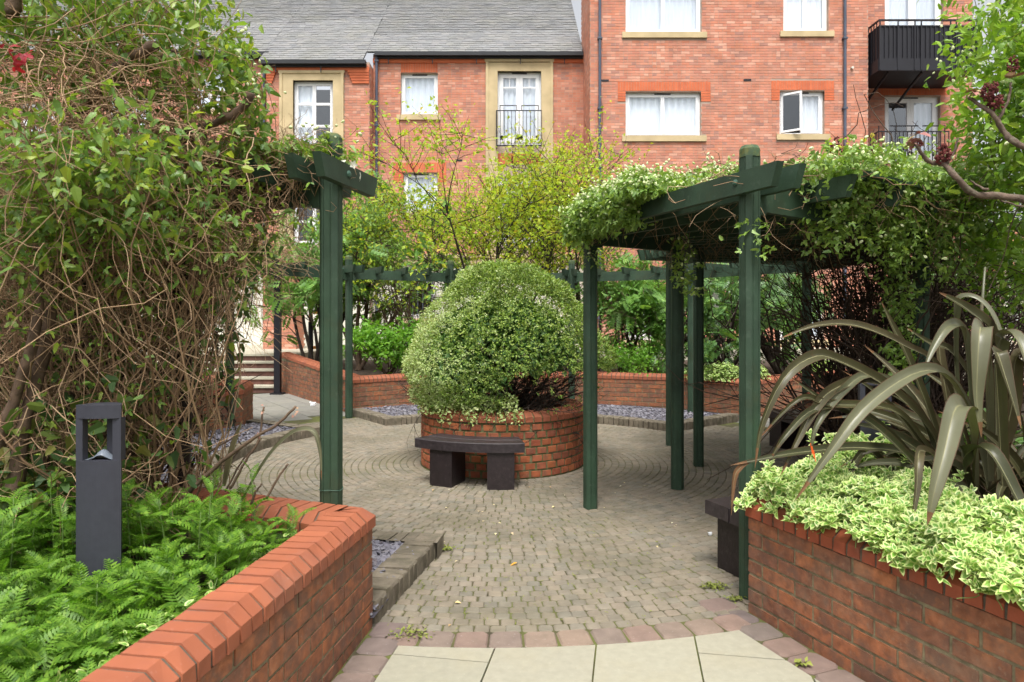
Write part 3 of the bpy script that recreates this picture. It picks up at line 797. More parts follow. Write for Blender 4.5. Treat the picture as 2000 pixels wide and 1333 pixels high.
def arch(root,x0,x1,z0,z1,Y,shoulder=None,xi0=None,xi1=None):
    """soldier course, with toothed shoulders when given"""
    Ms=[]; n=max(1,int(round((x1-x0)/.075))); w=(x1-x0)/n
    MB().box(x0,x1,Y-.004,Y+.05,z0,z1).build('lintel_bed',mt['fmortar'],root)
    for i in range(n): Ms.append(xf(np.array([[x0+i*w+.003,Y-.012,z0+.003]]),np.array([[1.,0,0]]),np.array([[0,1.,0]]),np.array([[0,0,1.]]),w-.007,.03,z1-z0-.006)[0])
    if shoulder is not None:
        for (a,b) in ((x0,xi0),(xi1,x1)):
            MB().box(a,b,Y-.004,Y+.05,shoulder,z0-.001).build('lintel_bed',mt['fmortar'],root)
            m_=max(1,int(round((z0-shoulder)/.075))); h=(z0-shoulder)/m_
            for k in range(m_): Ms.append(xf(np.array([[a+.003,Y-.012,shoulder+k*h+.003]]),np.array([[1.,0,0]]),np.array([[0,1.,0]]),np.array([[0,0,1.]]),b-a-.006,.03,h-.009)[0])
    pieces(root,'arch_brick','arch_bricks',T_fb,np.array(Ms),mt['arch'])
def window(root,x0,x1,z0,z1,Y,cols=1,rows=None,curtain='sheer',sill=None,vent=True,open_left=False,label=None,fw=.065,door=False,topbars=False):
    Yf=Y+.11
    mb=MB()
    mb.box(x0,x1,Yf,Yf+.07,z1-fw,z1); mb.box(x0,x1,Yf,Yf+.07,z0,z0+fw*(1.6 if door else 1))
    mb.box(x0,x0+fw,Yf,Yf+.07,z0+fw*(1.6 if door else 1),z1-fw); mb.box(x1-fw,x1,Yf,Yf+.07,z0+fw*(1.6 if door else 1),z1-fw)
    fr=mb.build('door_frame' if door else 'window_frame',mt['upvc'],root,label=label)
    cw=(x1-x0-2*fw)/cols
    for c in range(cols):
        a=x0+fw+c*cw; b=a+cw; sf=.05 if not door else .10
        s=MB(); zl,zh=z0+fw*(1.6 if door else 1),z1-fw
        yo=Yf-.015
        if open_left and c==0:
            # sash swung out on its left hinge
            ang=R(38); w=b-a
            def q(u,v,h): return (a+u*math.cos(ang)+v*math.sin(ang), yo-u*math.sin(ang)+v*math.cos(ang), h)
            for (u0,u1,h0,h1) in ((0,w,zh-sf,zh),(0,w,zl,zl+sf),(0,sf,zl+sf,zh-sf),(w-sf,w,zl+sf,zh-sf)):
                s.add([q(u0,0,h0),q(u1,0,h0),q(u1,.05,h0),q(u0,.05,h0),q(u0,0,h1),q(u1,0,h1),q(u1,.05,h1),q(u0,.05,h1)],[(0,3,2,1),(4,5,6,7),(0,1,5,4),(1,2,6,5),(2,3,7,6),(3,0,4,7)])
            s.build('open_sash',mt['upvc'],fr)
            MB().add([q(sf,.02,zl+sf),q(w-sf,.02,zl+sf),q(w-sf,.02,zh-sf),q(sf,.02,zh-sf)],[(0,1,2,3)]).build('pane',mt['glass'],fr)
            continue
        s.box(a+.002,b-.002,yo,yo+.05,zh-sf,zh); s.box(a+.002,b-.002,yo,yo+.05,zl,zl+sf*(2.2 if door else 1)); s.box(a+.002,a+sf,yo,yo+.05,zl+sf,zh-sf); s.box(b-sf,b-.002,yo,yo+.05,zl+sf,zh-sf)
        if rows:
            for f in rows: h=zl+(zh-zl)*f; s.box(a+sf,b-sf,yo+.002,yo+.048,h-.035,h+.035)
        if topbars:
            h=zh-.38; s.box(a+sf,b-sf,yo+.012,yo+.04,h-.02,h+.02); m_=(a+b)/2; s.box(m_-.012,m_+.012,yo+.012,yo+.04,h+.02,zh-sf)
        s.build('sash',mt['upvc'],fr)
        MB().add([(a+sf,yo+.03,zl+sf),(b-sf,yo+.03,zl+sf),(b-sf,yo+.03,zh-sf),(a+sf,yo+.03,zh-sf)],[(0,1,2,3)]).build('pane',mt['glass'],fr)
    if vent:
        m_=(x0+x1)/2; MB().box(m_-.22,m_+.22,Yf-.02,Yf-.001,z1-.045,z1-.015).build('vent',mt['bollard'],fr)
    if curtain:
        spans=[(x0+.05,x1-.05)] if curtain=='sheer' else [(x0+.04,x0+(x1-x0)*.22),(x1-(x1-x0)*.28,x1-.04)] if curtain=='sides' else [((x0+x1)/2+.05,x1-.05)] if curtain=='right' else [(x0+.05,(x0+x1)/2)] if curtain=='left' else [(x0+.05,x1-.05)]
        for (a,b) in spans:
            n=max(8,int((b-a)/.03)); X=np.linspace(a,b,n); ph=rng.uniform(0,6)
            yv=Yf+.095+.024*np.sin(X*34+ph)+.012*np.sin(X*83+ph*2)
            zt=z1-.05; zb=z0+.04
            V=[(x,y,zb) for x,y in zip(X,yv)]+[(x,y-.01,zt) for x,y in zip(X,yv)]
            part('curtain',V,[np.array([(i,i+1,n+i+1,n+i) for i in range(n-1)])],mt['curtain'],fr,smooth=True)
    if sill is not None:
        MB().box(sill[0],sill[1],Y-.06,Y+.11,sill[2],sill[3]-.002).build('sill',mt['stone'],fr)
    return fr
def W4(x0,x1,y0,y1,Z): return (PX(x0,Z),PX(x1,Z),PH(y1,Z),PH(y0,Z))
def railing(root,name,x0,x1,z0,z1,Y,label=None):
    mb=MB(); n=int((x1-x0)/.11)
    mb.box(x0,x1,Y-.015,Y+.015,z0,z0+.04); mb.box(x0,x1,Y-.014,Y+.014,z1-.17,z1-.145)
    m_=(x0+x1)/2; g_=.06
    for (a,b) in ((x0+.09,m_-g_),(m_+g_,x1-.09)):
        mb.box(a,b,Y-.014,Y+.014,z1-.02,z1); mb.box(a,a+.02,Y-.013,Y+.013,z1-.145,z1-.02); mb.box(b-.02,b,Y-.013,Y+.013,z1-.145,z1-.02)
    rl=mb.build(name,mt['iron'],root,label=label)
    for i in range(n+1):
        x=x0+(x1-x0)*i/n; MB().box(x-.008,x+.008,Y-.008,Y+.008,z0+.04,z1-.17).build('baluster',mt['iron'],rl)
    MB().box(x0-.02,x0+.012,Y-.02,Y+.3,z0-.05,z1-.15).build('end_post',mt['iron'],rl)
    return rl
def pipe(root,x,z0,z1,Y,r=.04):
    p=MB().tube([(x,Y-.07,z0),(x,Y-.07,z1)],r,10).build('drainpipe',mt['pipe'],root,smooth=False)
    z=z0+.8
    while z<z1: MB().box(x-.06,x+.06,Y-.12,Y-.002,z,z+.05).build('pipe_bracket',mt['pipe'],p); z+=1.9
T_slate=[]
for s in range(5):
    r_=np.random.default_rng(400+s); V=np.array([(0,0,0),(1,0,0),(1,1,0),(0,1,0),(0,0,-.020),(1,0,-.020)],float); V[:4,:2]+=r_.uniform(-.02,.02,(4,2))
    T_slate.append(T_(V,[(0,1,2,3),(4,5,1,0)]))
def roof_slates(root,X0,X1,Y,H,length,pitch=40,left_cut=None,trim=None):
    """slates laid up the slope from an eave at (Y,H)"""
    c,s=math.cos(R(pitch)),math.sin(R(pitch)); g=.17
    rf=MB(); rf.add([(X0,Y,H-.03),(X1,Y,H-.03),(X1,Y+c*length,H-.03+s*length),(X0,Y+c*length,H-.03+s*length)],[(0,1,2,3)])
    rf=rf.build('roof',mt['roofbase'],root)
    pos=[];sxs=[]
    for j in range(int(length/g)):
        t=j*g; x=X0-(j%2)*.11-rng.uniform(0,.03)
        while x<X1:
            w_=.22*rng.uniform(.85,1.15); a=max(x,X0); b=min(x+w_,X1)
            if b-a>.03: pos.append((a+.002,Y+c*t,H+s*t)); sxs.append(b-a-.005)
            x+=w_
    pos=np.array(pos); n=len(pos); pos[:,2]+=rng.uniform(0,.010,n)
    ya_=np.tile([0,c,s],(n,1)); 
    # tail lifted over the course below
    ya_=nrm(ya_+np.array([0,s,-c])*.11); za_=np.tile([0,-s,c],(n,1))
    pos=pos+np.array([0,-s,c])*.022
    Ms=xf(pos,np.tile([1.,0,0],(n,1)),ya_,za_,np.array(sxs),.26,1)
    pieces(rf,'slate','slates',T_slate,Ms,mt['slate'])
    return rf
def gutter(root,X0,X1,Y,H):
    gt=MB(); gt.box(X0,X1,Y-.14,Y-.02,H-.12,H-.01)
    gt=gt.build('gutter',mt['gutter'],root)
    MB().box(X0,X1,Y-.02,Y+.05,H-.17,H-.02).build('fascia',mt['gutter'],gt)
    x=X0+.4
    while x<X1:
        MB().box(x-.012,x+.012,Y-.05,Y-.02,H-.34,H-.17).build('gutter_bracket',mt['gutter'],gt); x+=1.3
    return gt
def stone_surround(root,xo0,xo1,xi0,xi1,ztop,zit,zbot,Y,panels=()):
    sb=MB()
    sb.box(xo0,xi0,Y-.05,Y+.10,zbot,zit); sb.box(xi1,xo1,Y-.05,Y+.10,zbot,zit); sb.box(xo0,xo1,Y-.05,Y+.10,zit,ztop)
    s_=sb.build('stone_surround',mt['stone'],root)
    MB().box(xo0-.03,xo1+.03,Y-.08,Y-.051,ztop-.07,ztop+.01).build('moulding',mt['stone'],s_)
    MB().box(xo0,xo0+.08,Y-.08,Y-.052,zbot,ztop-.072).build('moulding',mt['stone'],s_)
    MB().box(xo1-.08,xo1,Y-.08,Y-.052,zbot,ztop-.072).build('moulding',mt['stone'],s_)
    return s_

# --- middle block
Ym=20.3; H0=.70; Hm=PH(106,Ym)
bm=thing('apartment_building',(-1,Ym,.7),'middle brick apartment block with slate roof and stone-framed railed balcony doors','building')
w1=W4(783,855,143,225,Ym); w2=W4(788,855,338,415,Ym); j1=W4(972,1057,140,285,Ym); j2=W4(972,1057,345,480,Ym); gw=W4(792,850,545,622,Ym)
so=(PX(949,Ym),PX(1080,Ym)); ztop1=PH(118,Ym); zband=PH(517,Ym)
op=[w1,w2,j1,j2,gw]
skipm=[(so[0],so[1],zband,ztop1),(PX(783,Ym),PX(855,Ym),PH(141,Ym),PH(122,Ym)),(PX(768,Ym),PX(872,Ym),PH(357,Ym),PH(318,Ym)),(w1[0]-.1,w1[1]+.1,PH(235,Ym),w1[2]),(w2[0]-.1,w2[1]+.1,PH(425,Ym),w2[2])]
facade(bm,-4.13,2.13,Ym,H0,Hm,op,skipm,PH(497,Ym)+.02)
window(bm,*w1,Ym,1,sill=(w1[0]-.12,w1[1]+.09,PH(235,Ym),w1[2]),label='upper white window with net curtain')
window(bm,*w2,Ym,1,sill=(w2[0]-.12,w2[1]+.12,PH(425,Ym),w2[2]))
arch(bm,w1[0],w1[1],w1[3]+.01,PH(122,Ym),Ym)
arch(bm,PX(768,Ym),PX(872,Ym),w2[3]+.01,PH(318,Ym),Ym,PH(357,Ym),w2[0],w2[1])
stone_surround(bm,so[0],so[1],j1[0],j1[1],ztop1,j1[3],zband+.01,Ym)
# brick panel between the two balcony doors
arch(bm,j1[0]+.003,j1[1]-.003,PH(322,Ym),PH(300,Ym),Ym-.01)
window(bm,*j1,Ym,2,curtain='sheer',door=True,topbars=True,label='upper white french doors behind the railing')
window(bm,*j2,Ym,2,curtain='sides',door=True,topbars=True)
for (jj,y0,y1) in ((j1,206,286),(j2,425,487)):
    railing(bm,'balcony_railing',PX(970,Ym-.2),PX(1058,Ym-.2),PH(y1,Ym-.2),PH(y0,Ym-.2),Ym-.2)
window(bm,*gw,Ym,1,curtain=None,vent=False)
for i in range(6):
    x=gw[0]+(gw[1]-gw[0])*(i+.5)/6
    MB().box(x-.012,x+.012,Ym-.03,Ym-.006,gw[2],gw[3]).build('window_bar',mt['pipe'],bm)
MB().box(so[0]-3.2+.0,2.13,Ym-.12,Ym-.0105,PH(517,Ym)-.0,PH(505,Ym)).build('stone_band',mt['stone'],bm)
MB().box(-4.13,2.13,Ym-.17,Ym-.011,PH(505,Ym)+.001,PH(497,Ym)).build('stone_band',mt['stone'],bm)
# rendered ground floor, coursed with shallow grooves
zz=H0; 
while zz<PH(517,Ym)-.02:
    zt=min(zz+.42,PH(517,Ym)-.002)
    for (a,b) in ((-4.13,gw[0]),(gw[1],2.13)):
        MB().box(a,b,Ym-.045,Ym-.0055,zz,zt-.02).build('render_panel',mt['render'],bm)
    if zt<gw[2] or zz>gw[3]: MB().box(gw[0]+.001,gw[1]-.001,Ym-.045,Ym-.0055,zz,zt-.02).build('render_panel',mt['render'],bm)
    zz=zt
MB().box(PX(695,Ym),PX(722,Ym),Ym-.12,Ym-.05,H0,PH(560,Ym)).build('brick_pier',mt['brick_round'],bm)
MB().box(gw[0]-.3,gw[1]+.1,Ym-.12,Ym-.046,PH(632,Ym),gw[2]-.003).build('sill',mt['stone'],bm)
pipe(bm,PX(737,Ym),H0,Hm-.1,Ym-.05)
roof_slates(bm,-4.28,2.1,Ym-.15,Hm,7.2)
gutter(bm,-4.05,2.1,Ym-.10,Hm)
MB().box(PX(888,Ym),PX(903,Ym),Ym-.012,Ym-.009,PH(316,Ym),PH(312,Ym)).build('air_brick',mt['iron'],bm)
# --- left block
Yl=19.77; Hl=PH(122,Yl)
bl=thing('apartment_building',(-5.6,Yl,.7),'left brick apartment block with stone-framed six-pane window under the lower slate eave','building')
lw=W4(573,651,158,290,Yl); lw2=W4(573,651,345,478,Yl)
so=(PX(547,Yl),PX(672,Yl))
facade(bl,-7.1,-4.13,Yl,H0,Hl,[lw,lw2],[(so[0],so[1],PH(500,Yl),PH(140,Yl))],PH(500,Yl),side_right=1.0,side_left=1.0)
stone_surround(bl,so[0],so[1],lw[0],lw[1],PH(140,Yl),lw[3],PH(500,Yl),Yl)
window(bl,*lw,Yl,2,rows=(.33,.68),curtain='left',vent=False)
window(bl,*lw2,Yl,2,rows=(.33,.68),curtain=None,vent=False)
arch(bl,lw[0]+.003,lw[1]-.003,PH(340,Yl),PH(300,Yl),Yl-.01)
MB().box(-7.1,-4.13,Yl-.15,Yl-.0105,PH(517,Yl),PH(500,Yl)-.01).build('stone_band',mt['stone'],bl)
zz=H0
while zz<PH(517,Yl)-.02:
    zt=min(zz+.42,PH(517,Yl)-.002)
    MB().box(-7.1,-4.13,Yl-.045,Yl-.0055,zz,zt-.02).build('render_panel',mt['render'],bl); zz=zt
# brick pier at the entrance
pier=thing('brick_pier',(PX(545,17.6),17.6,.7),'square red brick pier beside the top of the steps','pier')
x0,x1=PX(513,17.6),PX(578,17.6)
MB().box(x0+.01,x1-.01,17.61,18.3,.7,3.3).build('pier_core',mt['fmortar'],pier)
Ms=[]
for c in range(35):
    t=0; first=c%2
    while t<(x1-x0)-.02:
        w=min(.1125 if first else .225,x1-x0-t); first=0
        Ms.append(xf(np.array([[x0+t+.004,17.60,.71+c*.075]]),np.array([[1.,0,0]]),np.array([[0,1.,0]]),np.array([[0,0,1.]]),w-.009,.03,.0655)[0]); t+=w
    for t in np.arange((c%2)*.1,.6,.225):
        Ms.append(xf(np.array([[x1,17.61+t,.71+c*.075]]),np.array([[0,1.,0]]),np.array([[-1.,0,0]]),np.array([[0,0,1.]]),.215,.03,.0655)[0])
pieces(pier,'brick','bricks',T_fb,np.array(Ms),mt['fbrick'])
for k in range(4):
    zt=H0+k*.075
# corbels under the left eave
for (a,b,c_) in ((PX(672,Yl)+.12,-4.13,1),(-7.1,PX(547,Yl)-.1,0)):
    for k in range(5): MB().box(a+(.03*k if c_ else 0),b-(0 if c_ else .03*k),Yl-.09+.012*k,Yl-.008,Hl-.25-.075*k-.07,Hl-.25-.075*k).build('corbel_brick',mt['arch'],bl)
MB().box(-7.1,-4.13,Yl-.05,Yl-.008,Hl-.25,Hl-.15).build('eave_course',mt['arch'],bl)
MB().box(-4.13,2.13,Ym-.05,Ym-.008,Hm-.27,Hm-.15).build('eave_course',mt['arch'],bm)
roof_slates(bl,-7.28,-4.285,Yl-.15,Hl,7.9)
gutter(bl,-7.2,-4.2,Yl-.10,Hl)
# --- far left block
Yf_=20.3; Hf=PH(106,Yf_)
bf=thing('apartment_building',(-12,Yf_,.7),'far left brick block mostly hidden behind the big climbing vine','building')
fw=[W4(380,440,130,215,Yf_),W4(210,290,185,270,Yf_),W4(380,440,330,415,Yf_),W4(210,290,345,430,Yf_),W4(40,120,200,280,Yf_)]
facade(bf,-22,-7.12,Yf_,H0,Hf,fw,[],PH(505,Yf_))
for f_ in fw: window(bf,*f_,Yf_,2,curtain='half',vent=False,sill=(f_[0]-.1,f_[1]+.1,f_[2]-.14,f_[2]))
MB().box(-22,-7.1,Yf_-.15,Yf_-.0105,PH(520,Yf_),PH(505,Yf_)).build('stone_band',mt['stone'],bf)
MB().box(-22,-7.1,Yf_-.045,Yf_-.0055,H0,PH(520,Yf_)-.002).build('render_panel',mt['render'],bf)
roof_slates(bf,-22,-7.285,Yf_-.15,Hf,7.2)
gutter(bf,-22,-7.15,Yf_-.10,Hf)
pipe(bf,-7.35,H0,Hf-.1,Yf_)
# --- right block
Yr=18.6; Hr=11.5
br=thing('apartment_building',(6,Yr,.7),'taller right brick apartment block with wide white windows, one casement open','building')
r1=W4(1222,1370,-30,64,Yr); r2=W4(1530,1618,-30,62,Yr); r3=W4(1222,1369,180,266,Yr); r4=W4(1523,1610,178,263,Yr)
q1=W4(1222,1369,345,430,Yr); q2=W4(1523,1610,345,430,Yr); g1=W4(1222,1296,575,664,Yr); g2=W4(1523,1609,575,664,Yr); g3=W4(1400,1450,575,664,Yr)
op=[r1,r2,r3,r4,q1,q2,g1,g2]
def sh(x0,x1,y0,y1,ys): return [(PX(x0,Yr),PX(x1,Yr),PH(ys,Yr),PH(y0,Yr))]
skipr=[]
for (a,b,t,bb,ys) in ((1206,1388,160,178,199),(1506,1629,158,176,197)): skipr+=sh(a,b,t,bb,ys)
for w_ in (r1,r2,r3,r4,g2,g1): skipr.append((w_[0]-.1,w_[1]+.14,w_[2]-.16,w_[2]))
facade(br,2.13,9.70,Yr,H0,Hr,op,skipr,H0,side_left=2.2,side_right=1.2)
for (w_,cu_,ol) in ((r1,'half',False),(r2,'sheer',False),(r3,'sheer',False),(r4,'right',True),(q1,None,False),(q2,None,False),(g1,None,False),(g2,'sheer',False)):
    window(br,*w_,Yr,2,curtain=cu_,sill=(w_[0]-.1,w_[1]+.14,w_[2]-.155,w_[2]),vent=w_ in (r3,r4),open_left=ol,label='white casement window with its left sash open' if ol else None)
arch(br,PX(1206,Yr),PX(1388,Yr),r3[3]+.02,PH(160,Yr),Yr,PH(199,Yr),r3[0],r3[1])
arch(br,PX(1506,Yr),PX(1629,Yr),r4[3]+.02,PH(158,Yr),Yr,PH(197,Yr),r4[0],r4[1])
pipe(br,PX(1171,Yr),H0,Hr,Yr); pipe(br,PX(1648,Yr),H0,Hr,Yr)
for (x,y) in ((1174,156),(1452,155)): MB().box(PX(x,Yr),PX(x+15,Yr),Yr-.014,Yr-.010,PH(y+4,Yr),PH(y,Yr)).build('air_brick',mt['iron'],br)
MB().tube([(PX(1663,Yr),Yr-.08,PH(134,Yr)),(PX(1663,Yr),Yr+.01,PH(134,Yr))],.035,10).build('flue',mt['render'],br)
MB().tube([(PX(1208,Yr),Yr-.02,2.3),(PX(1208,Yr),Yr-.02,.8)],.03,8).build('drainpipe',mt['iron'],br)
# --- recessed balcony bay
Yb=19.7
bb=thing('apartment_building',(11.5,Yb,.7),'recessed brick bay at the right with two black metal balconies','building')
d1=W4(1728,1842,-40,75,Yb); d2=W4(1728,1836,188,318,Yb)
facade(bb,9.70,13.3,Yb,H0,Hr,[d1,d2],[(d1[0]-.18,d1[1]+.18,d1[3],d1[3]+.25),(PX(1715,Yb),PX(1850,Yb),PH(186,Yb),PH(165,Yb))],H0)
window(bb,*d1,Yb,2,curtain='half',door=True,vent=False); window(bb,*d2,Yb,2,curtain='right',door=True)
arch(bb,PX(1715,Yb),PX(1850,Yb),d2[3]+.02,PH(165,Yb),Yb)
Yg=18.2
# upper balcony: solid panels
zb0,zb1=PH(137,Yg),PH(50,Yg); X0b,X1b=9.78,12.5
bal=MB(); bal.box(X0b,X1b,Yg,Yb-.02,zb0,zb0+.05); bal.box(X0b,X1b,Yg-.02,Yg+.04,zb0-.02,zb0+.30); bal.box(X0b-.02,X0b+.04,Yg,Yb-.05,zb0-.02,zb0+.30)
bal=bal.build('balcony',mt['iron'],bb,label='upper black balcony with solid ribbed panels')
pn=MB(); pn.box(X0b+.02,X1b,Yg+.01,Yg+.02,zb0+.30,zb1); pn.box(X0b+.01,X0b+.02,Yg+.02,Yb-.1,zb0+.3,zb1); pn.build('balcony_panel',mt['iron'],bal)
rb=MB(); rb.box(X0b,X1b,Yg-.02,Yg+.03,zb1+.12,zb1+.16); rb.box(X0b-.01,X0b+.03,Yg+.03,Yb-.1,zb1+.12,zb1+.16); rb.box(X0b,X1b,Yg-.015,Yg+.008,zb1-.03,zb1)
rb.build('handrail',mt['iron'],bal)
for i in range(23):
    x=X0b+.04+i*.122; MB().box(x-.012,x+.012,Yg-.016,Yg+.008,zb0+.30,zb1-.03).build('baluster',mt['iron'],bal)
for x in (X0b+.02,X0b+.5,X0b+.95,X0b+1.12,X0b+1.9,X0b+2.05,X0b+2.6): MB().box(x-.018,x+.018,Yg-.035,Yg-.021,zb0,zb1+.12).build('balcony_post',mt['iron'],bal)
for i in range(10):
    y=Yg+.1+i*.14; MB().box(X0b-.012,X0b+.008,y-.012,y+.012,zb0+.3,zb1+.12).build('baluster',mt['iron'],bal)
for x in (X0b+.3,X0b+1.2): MB().beam((x,Yg+.1,zb0-.03),(x-.02,Yb-.02,zb0-.62),.04,.06).build('balcony_brace',mt['iron'],bal)
# lower balcony: open bars
zc0,zc1=PH(335,Yg),PH(246,Yg); X1c=11.65
bal=MB(); bal.box(X0b,X1c,Yg,Yb-.02,zc0-.22,zc0-.02)
bal=bal.build('balcony',mt['iron'],bb,label='lower black balcony with open bar railing')
for (a,b,dn) in ((X0b+.3,X0b+1.05,0),(X0b+1.17,X1c-.1,0)):
    MB().box(a,b,Yg-.015,Yg+.015,zc1-.02,zc1+.01).build('handrail',mt['iron'],bal)
MB().box(X0b,X1c,Yg-.014,Yg+.014,zc1-.17,zc1-.14).build('handrail',mt['iron'],bal); MB().box(X0b,X1c,Yg-.014,Yg+.014,zc0+.06,zc0+.09).build('handrail',mt['iron'],bal)
MB().box(X0b-.014,X0b+.014,Yg+.016,Yb-.1,zc1-.17,zc1-.14).build('handrail',mt['iron'],bal)
for i in range(18):
    x=X0b+i*(X1c-X0b)/17; MB().box(x-.009,x+.009,Yg-.009,Yg+.009,zc0-.02,zc1-.145 if i%4 else zc1).build('baluster',mt['iron'],bal)
for i in range(1,10):
    y=Yg+i*.14; MB().box(X0b-.009,X0b+.009,y-.009,y+.009,zc0-.02,zc1-.145).build('baluster',mt['iron'],bal)
# --- low right wing
Yw=18.2
bw=thing('apartment_building',(17,Yw,.7),'low right wing with cream rendered ground floor behind the twiggy climbers','building')
wz=W4(1960,2000,600,655,Yw)
facade(bw,13.3,26,Yw,H0,PH(440,Yw),[wz],[],PH(530,Yw)+.02,side_left=1.5)
window(bw,*wz,Yw,2,curtain='half',vent=False)
MB().box(13.3,26,Yw-.15,Yw-.0105,PH(545,Yw),PH(530,Yw)).build('stone_band',mt['stone'],bw)
zz=H0
while zz<PH(545,Yw)-.02:
    zt=min(zz+.30,PH(545,Yw)-.002)
    for (a,b) in ((13.3,wz[0]),(wz[1],26)): MB().box(a,b,Yw-.045,Yw-.0055,zz,zt-.02).build('render_panel',mt['render'],bw)
    zz=zt

# ------------------------------------------------------------------ pergola
POSTH=2.50
def post_xsec(w=.05):
    c=.021; g=.004; q=w-c-.012
    # one quadrant side: along +x face going up, with a fine groove beside each chamfer
    side=[(w,-(w-c)),(w,-q-g),(w-.006,-q-g/2),(w,-q),(w,q),(w-.006,q+g/2),(w,q+g),(w,w-c)]
    out=[]
    for k in range(4):
        a=k*math.pi/2; ca,sa=math.cos(a),math.sin(a)
        out+=[(x*ca-y*sa,x*sa+y*ca) for x,y in side]
    return np.array(out)
XS=post_xsec()
n=len(XS)
Vp=np.concatenate([np.c_[XS,np.zeros(n)],np.c_[XS,np.full(n,POSTH-.06)]])
post_mesh=np_mesh('post_shaft',Vp,[np.array([(i,(i+1)%n,n+(i+1)%n,n+i) for i in range(n)])],mt['green'])
oc=np.array([(math.cos(R(22.5+45*k)),math.sin(R(22.5+45*k))) for k in range(8)])
capm=MB(); capm.prism([tuple(p*.058) for p in oc],POSTH-.065,POSTH-.02); capm.add([(*(p*.058),POSTH-.02) for p in oc]+[(*(p*.045),POSTH) for p in oc],[(i,(i+1)%8,8+(i+1)%8,8+i) for i in range(8)]+[tuple(range(8,16))])
cap_mesh=np_mesh('post_cap',np.concatenate(capm.v),[np.array(x) for x in capm.f.values()],mt['greencap'])
perg=thing('pergola',(C[0],C[1],0),'dark green timber pergola ringing the plaza, roofed on its right side','pergola')
def post(p,rot,label=None):
    o=bpy.data.objects.new('post',post_mesh); link(o,perg,Matrix.Translation((p[0],p[1],0))@Matrix.Rotation(rot,4,'Z'))
    if label: o['label']=label
    c=bpy.data.objects.new('post_cap',cap_mesh); COL.objects.link(c); c.parent=o; ORG[c.name]=ORG[perg.name]
    return o
outer=[(-2.52,10.55),(-1.03,11.45),(1.0,11.42),(2.76,10.5),(3.80,8.8),(3.92,6.9),(3.0,5.0),(1.32,3.79)]
left=[(-.94,3.55),(-2.0,4.12),(-3.35,5.35),(-4.15,7.2),(-3.76,9.1),(-2.52,10.55)]
inner=[(.637,5.55),(1.495,6.17),(1.945,7.12),(1.92,8.26)]
allp=outer+left[:-1]+inner
for p in allp:
    a=math.atan2(p[0]-C[0],-(p[1]-C[1])); post(p,a)
def ring_beam(pts,z0,z1,w=.045,side=.0):
    for i in range(len(pts)-1):
        a=np.array(pts[i]);b=np.array(pts[i+1]);d=nrm(b-a)
        MB().beam((a[0]+d[0]*.05,a[1]+d[1]*.05,(z0+z1)/2),(b[0]-d[0]*.05,b[1]-d[1]*.05,(z0+z1)/2),w,z1-z0).build('ring_beam',mt['green'],perg)
        for (q,s_) in ((a,1),(b,-1)):
            m_=q+d*s_*.075
            MB().beam((m_[0],m_[1],z0-.02),(m_[0],m_[1],z0+.13),w+.03,.05,up=(d[0],d[1],0)).build('joist_hanger',mt['green'],perg)
ring_beam(outer,2.14,2.29); ring_beam(left,2.14,2.29); ring_beam(inner,2.14,2.29)
def rafter(phi_p, r0, r1, off, z=2.285,h=.12,name='rafter',base=None):
    """radial timber through point base, from r0 to r1 (from the centre), shifted sideways"""
    d=nrm(np.array(base)-C); t=np.array([-d[1],d[0]])
    a=C+d*r0+t*off; b=C+d*r1+t*off
    o=MB().beam((a[0],a[1],z),(b[0],b[1],z),.045,h,cut=.045).build(name,mt['green'],perg)
    return o
def bolts(base,off,z=2.29):
    d=nrm(np.array(base)-C); t=np.array([-d[1],d[0]]); r_=np.linalg.norm(np.array(base)-C)
    for s_ in (-1,1):
        p=C+d*r_+t*s_*(off+.022); q=p+t*s_*.014
        MB().tube([(p[0],p[1],z),(p[0]+t[0]*s_*.008,p[1]+t[1]*s_*.008,z),(q[0],q[1],z)],[.018,.017,.008],10).build('bolt',mt['bolt'],perg)
for p in outer+left[:-1]:
    r_=np.linalg.norm(np.array(p)-C)
    roofed = p in outer[4:]
    for off in (-.074,.074):
        if roofed: rafter(0,1.75,r_+.27,off,base=p)
        else: rafter(0,r_-.33,r_+.25,off,base=p,h=.11)
    bolts(p,.074)
def arcpts(i0,pts,n):
    a,b=np.array(pts[i0]),np.array(pts[i0+1]); return [a+(b-a)*k/n for k in range(1,n)]
for i in range(len(outer)-1):
    nn_=4
    for q in arcpts(i,outer,nn_):
        r_=np.linalg.norm(q-C)
        if i>=4: rafter(0,1.75 if i>3 else r_-.3,r_+.30,0,base=q)
        else: rafter(0,r_-.27,r_+.27,0,base=q,name='rafter_stub',h=.10)
for i in range(len(left)-1):
    for q in arcpts(i,left,4):
        r_=np.linalg.norm(q-C); rafter(0,r_-.27,r_+.27,0,base=q,name='rafter_stub',h=.10)
# laths over the right-hand roof, running along the ring
phis=[math.degrees(math.atan2(q[0]-C[0],-(q[1]-C[1]))) for q in (outer[7],outer[6],outer[5],outer[4])]
for r_ in np.arange(1.82,4.15,.085):
    pts=[ring(ph,r_,2.362) for ph in np.linspace(phis[0]+(9 if r_>3.3 else 2.5),phis[3]+3,8)]
    mb=MB()
    V=[];
    for k,q in enumerate(pts):
        d=nrm(q[:2]-C)
        for (dr,dz) in ((-.024,-.011),(.024,-.011),(.024,.011),(-.024,.011)): V.append((q[0]+d[0]*dr,q[1]+d[1]*dr,q[2]+dz))
    F=[(k*4+i,k*4+(i+1)%4,k*4+4+(i+1)%4,k*4+4+i) for k in range(7) for i in range(4)]+[(3,2,1,0),(28,29,30,31)]
    mb.add(V,F).build('roof_lath',mt['green'],perg)
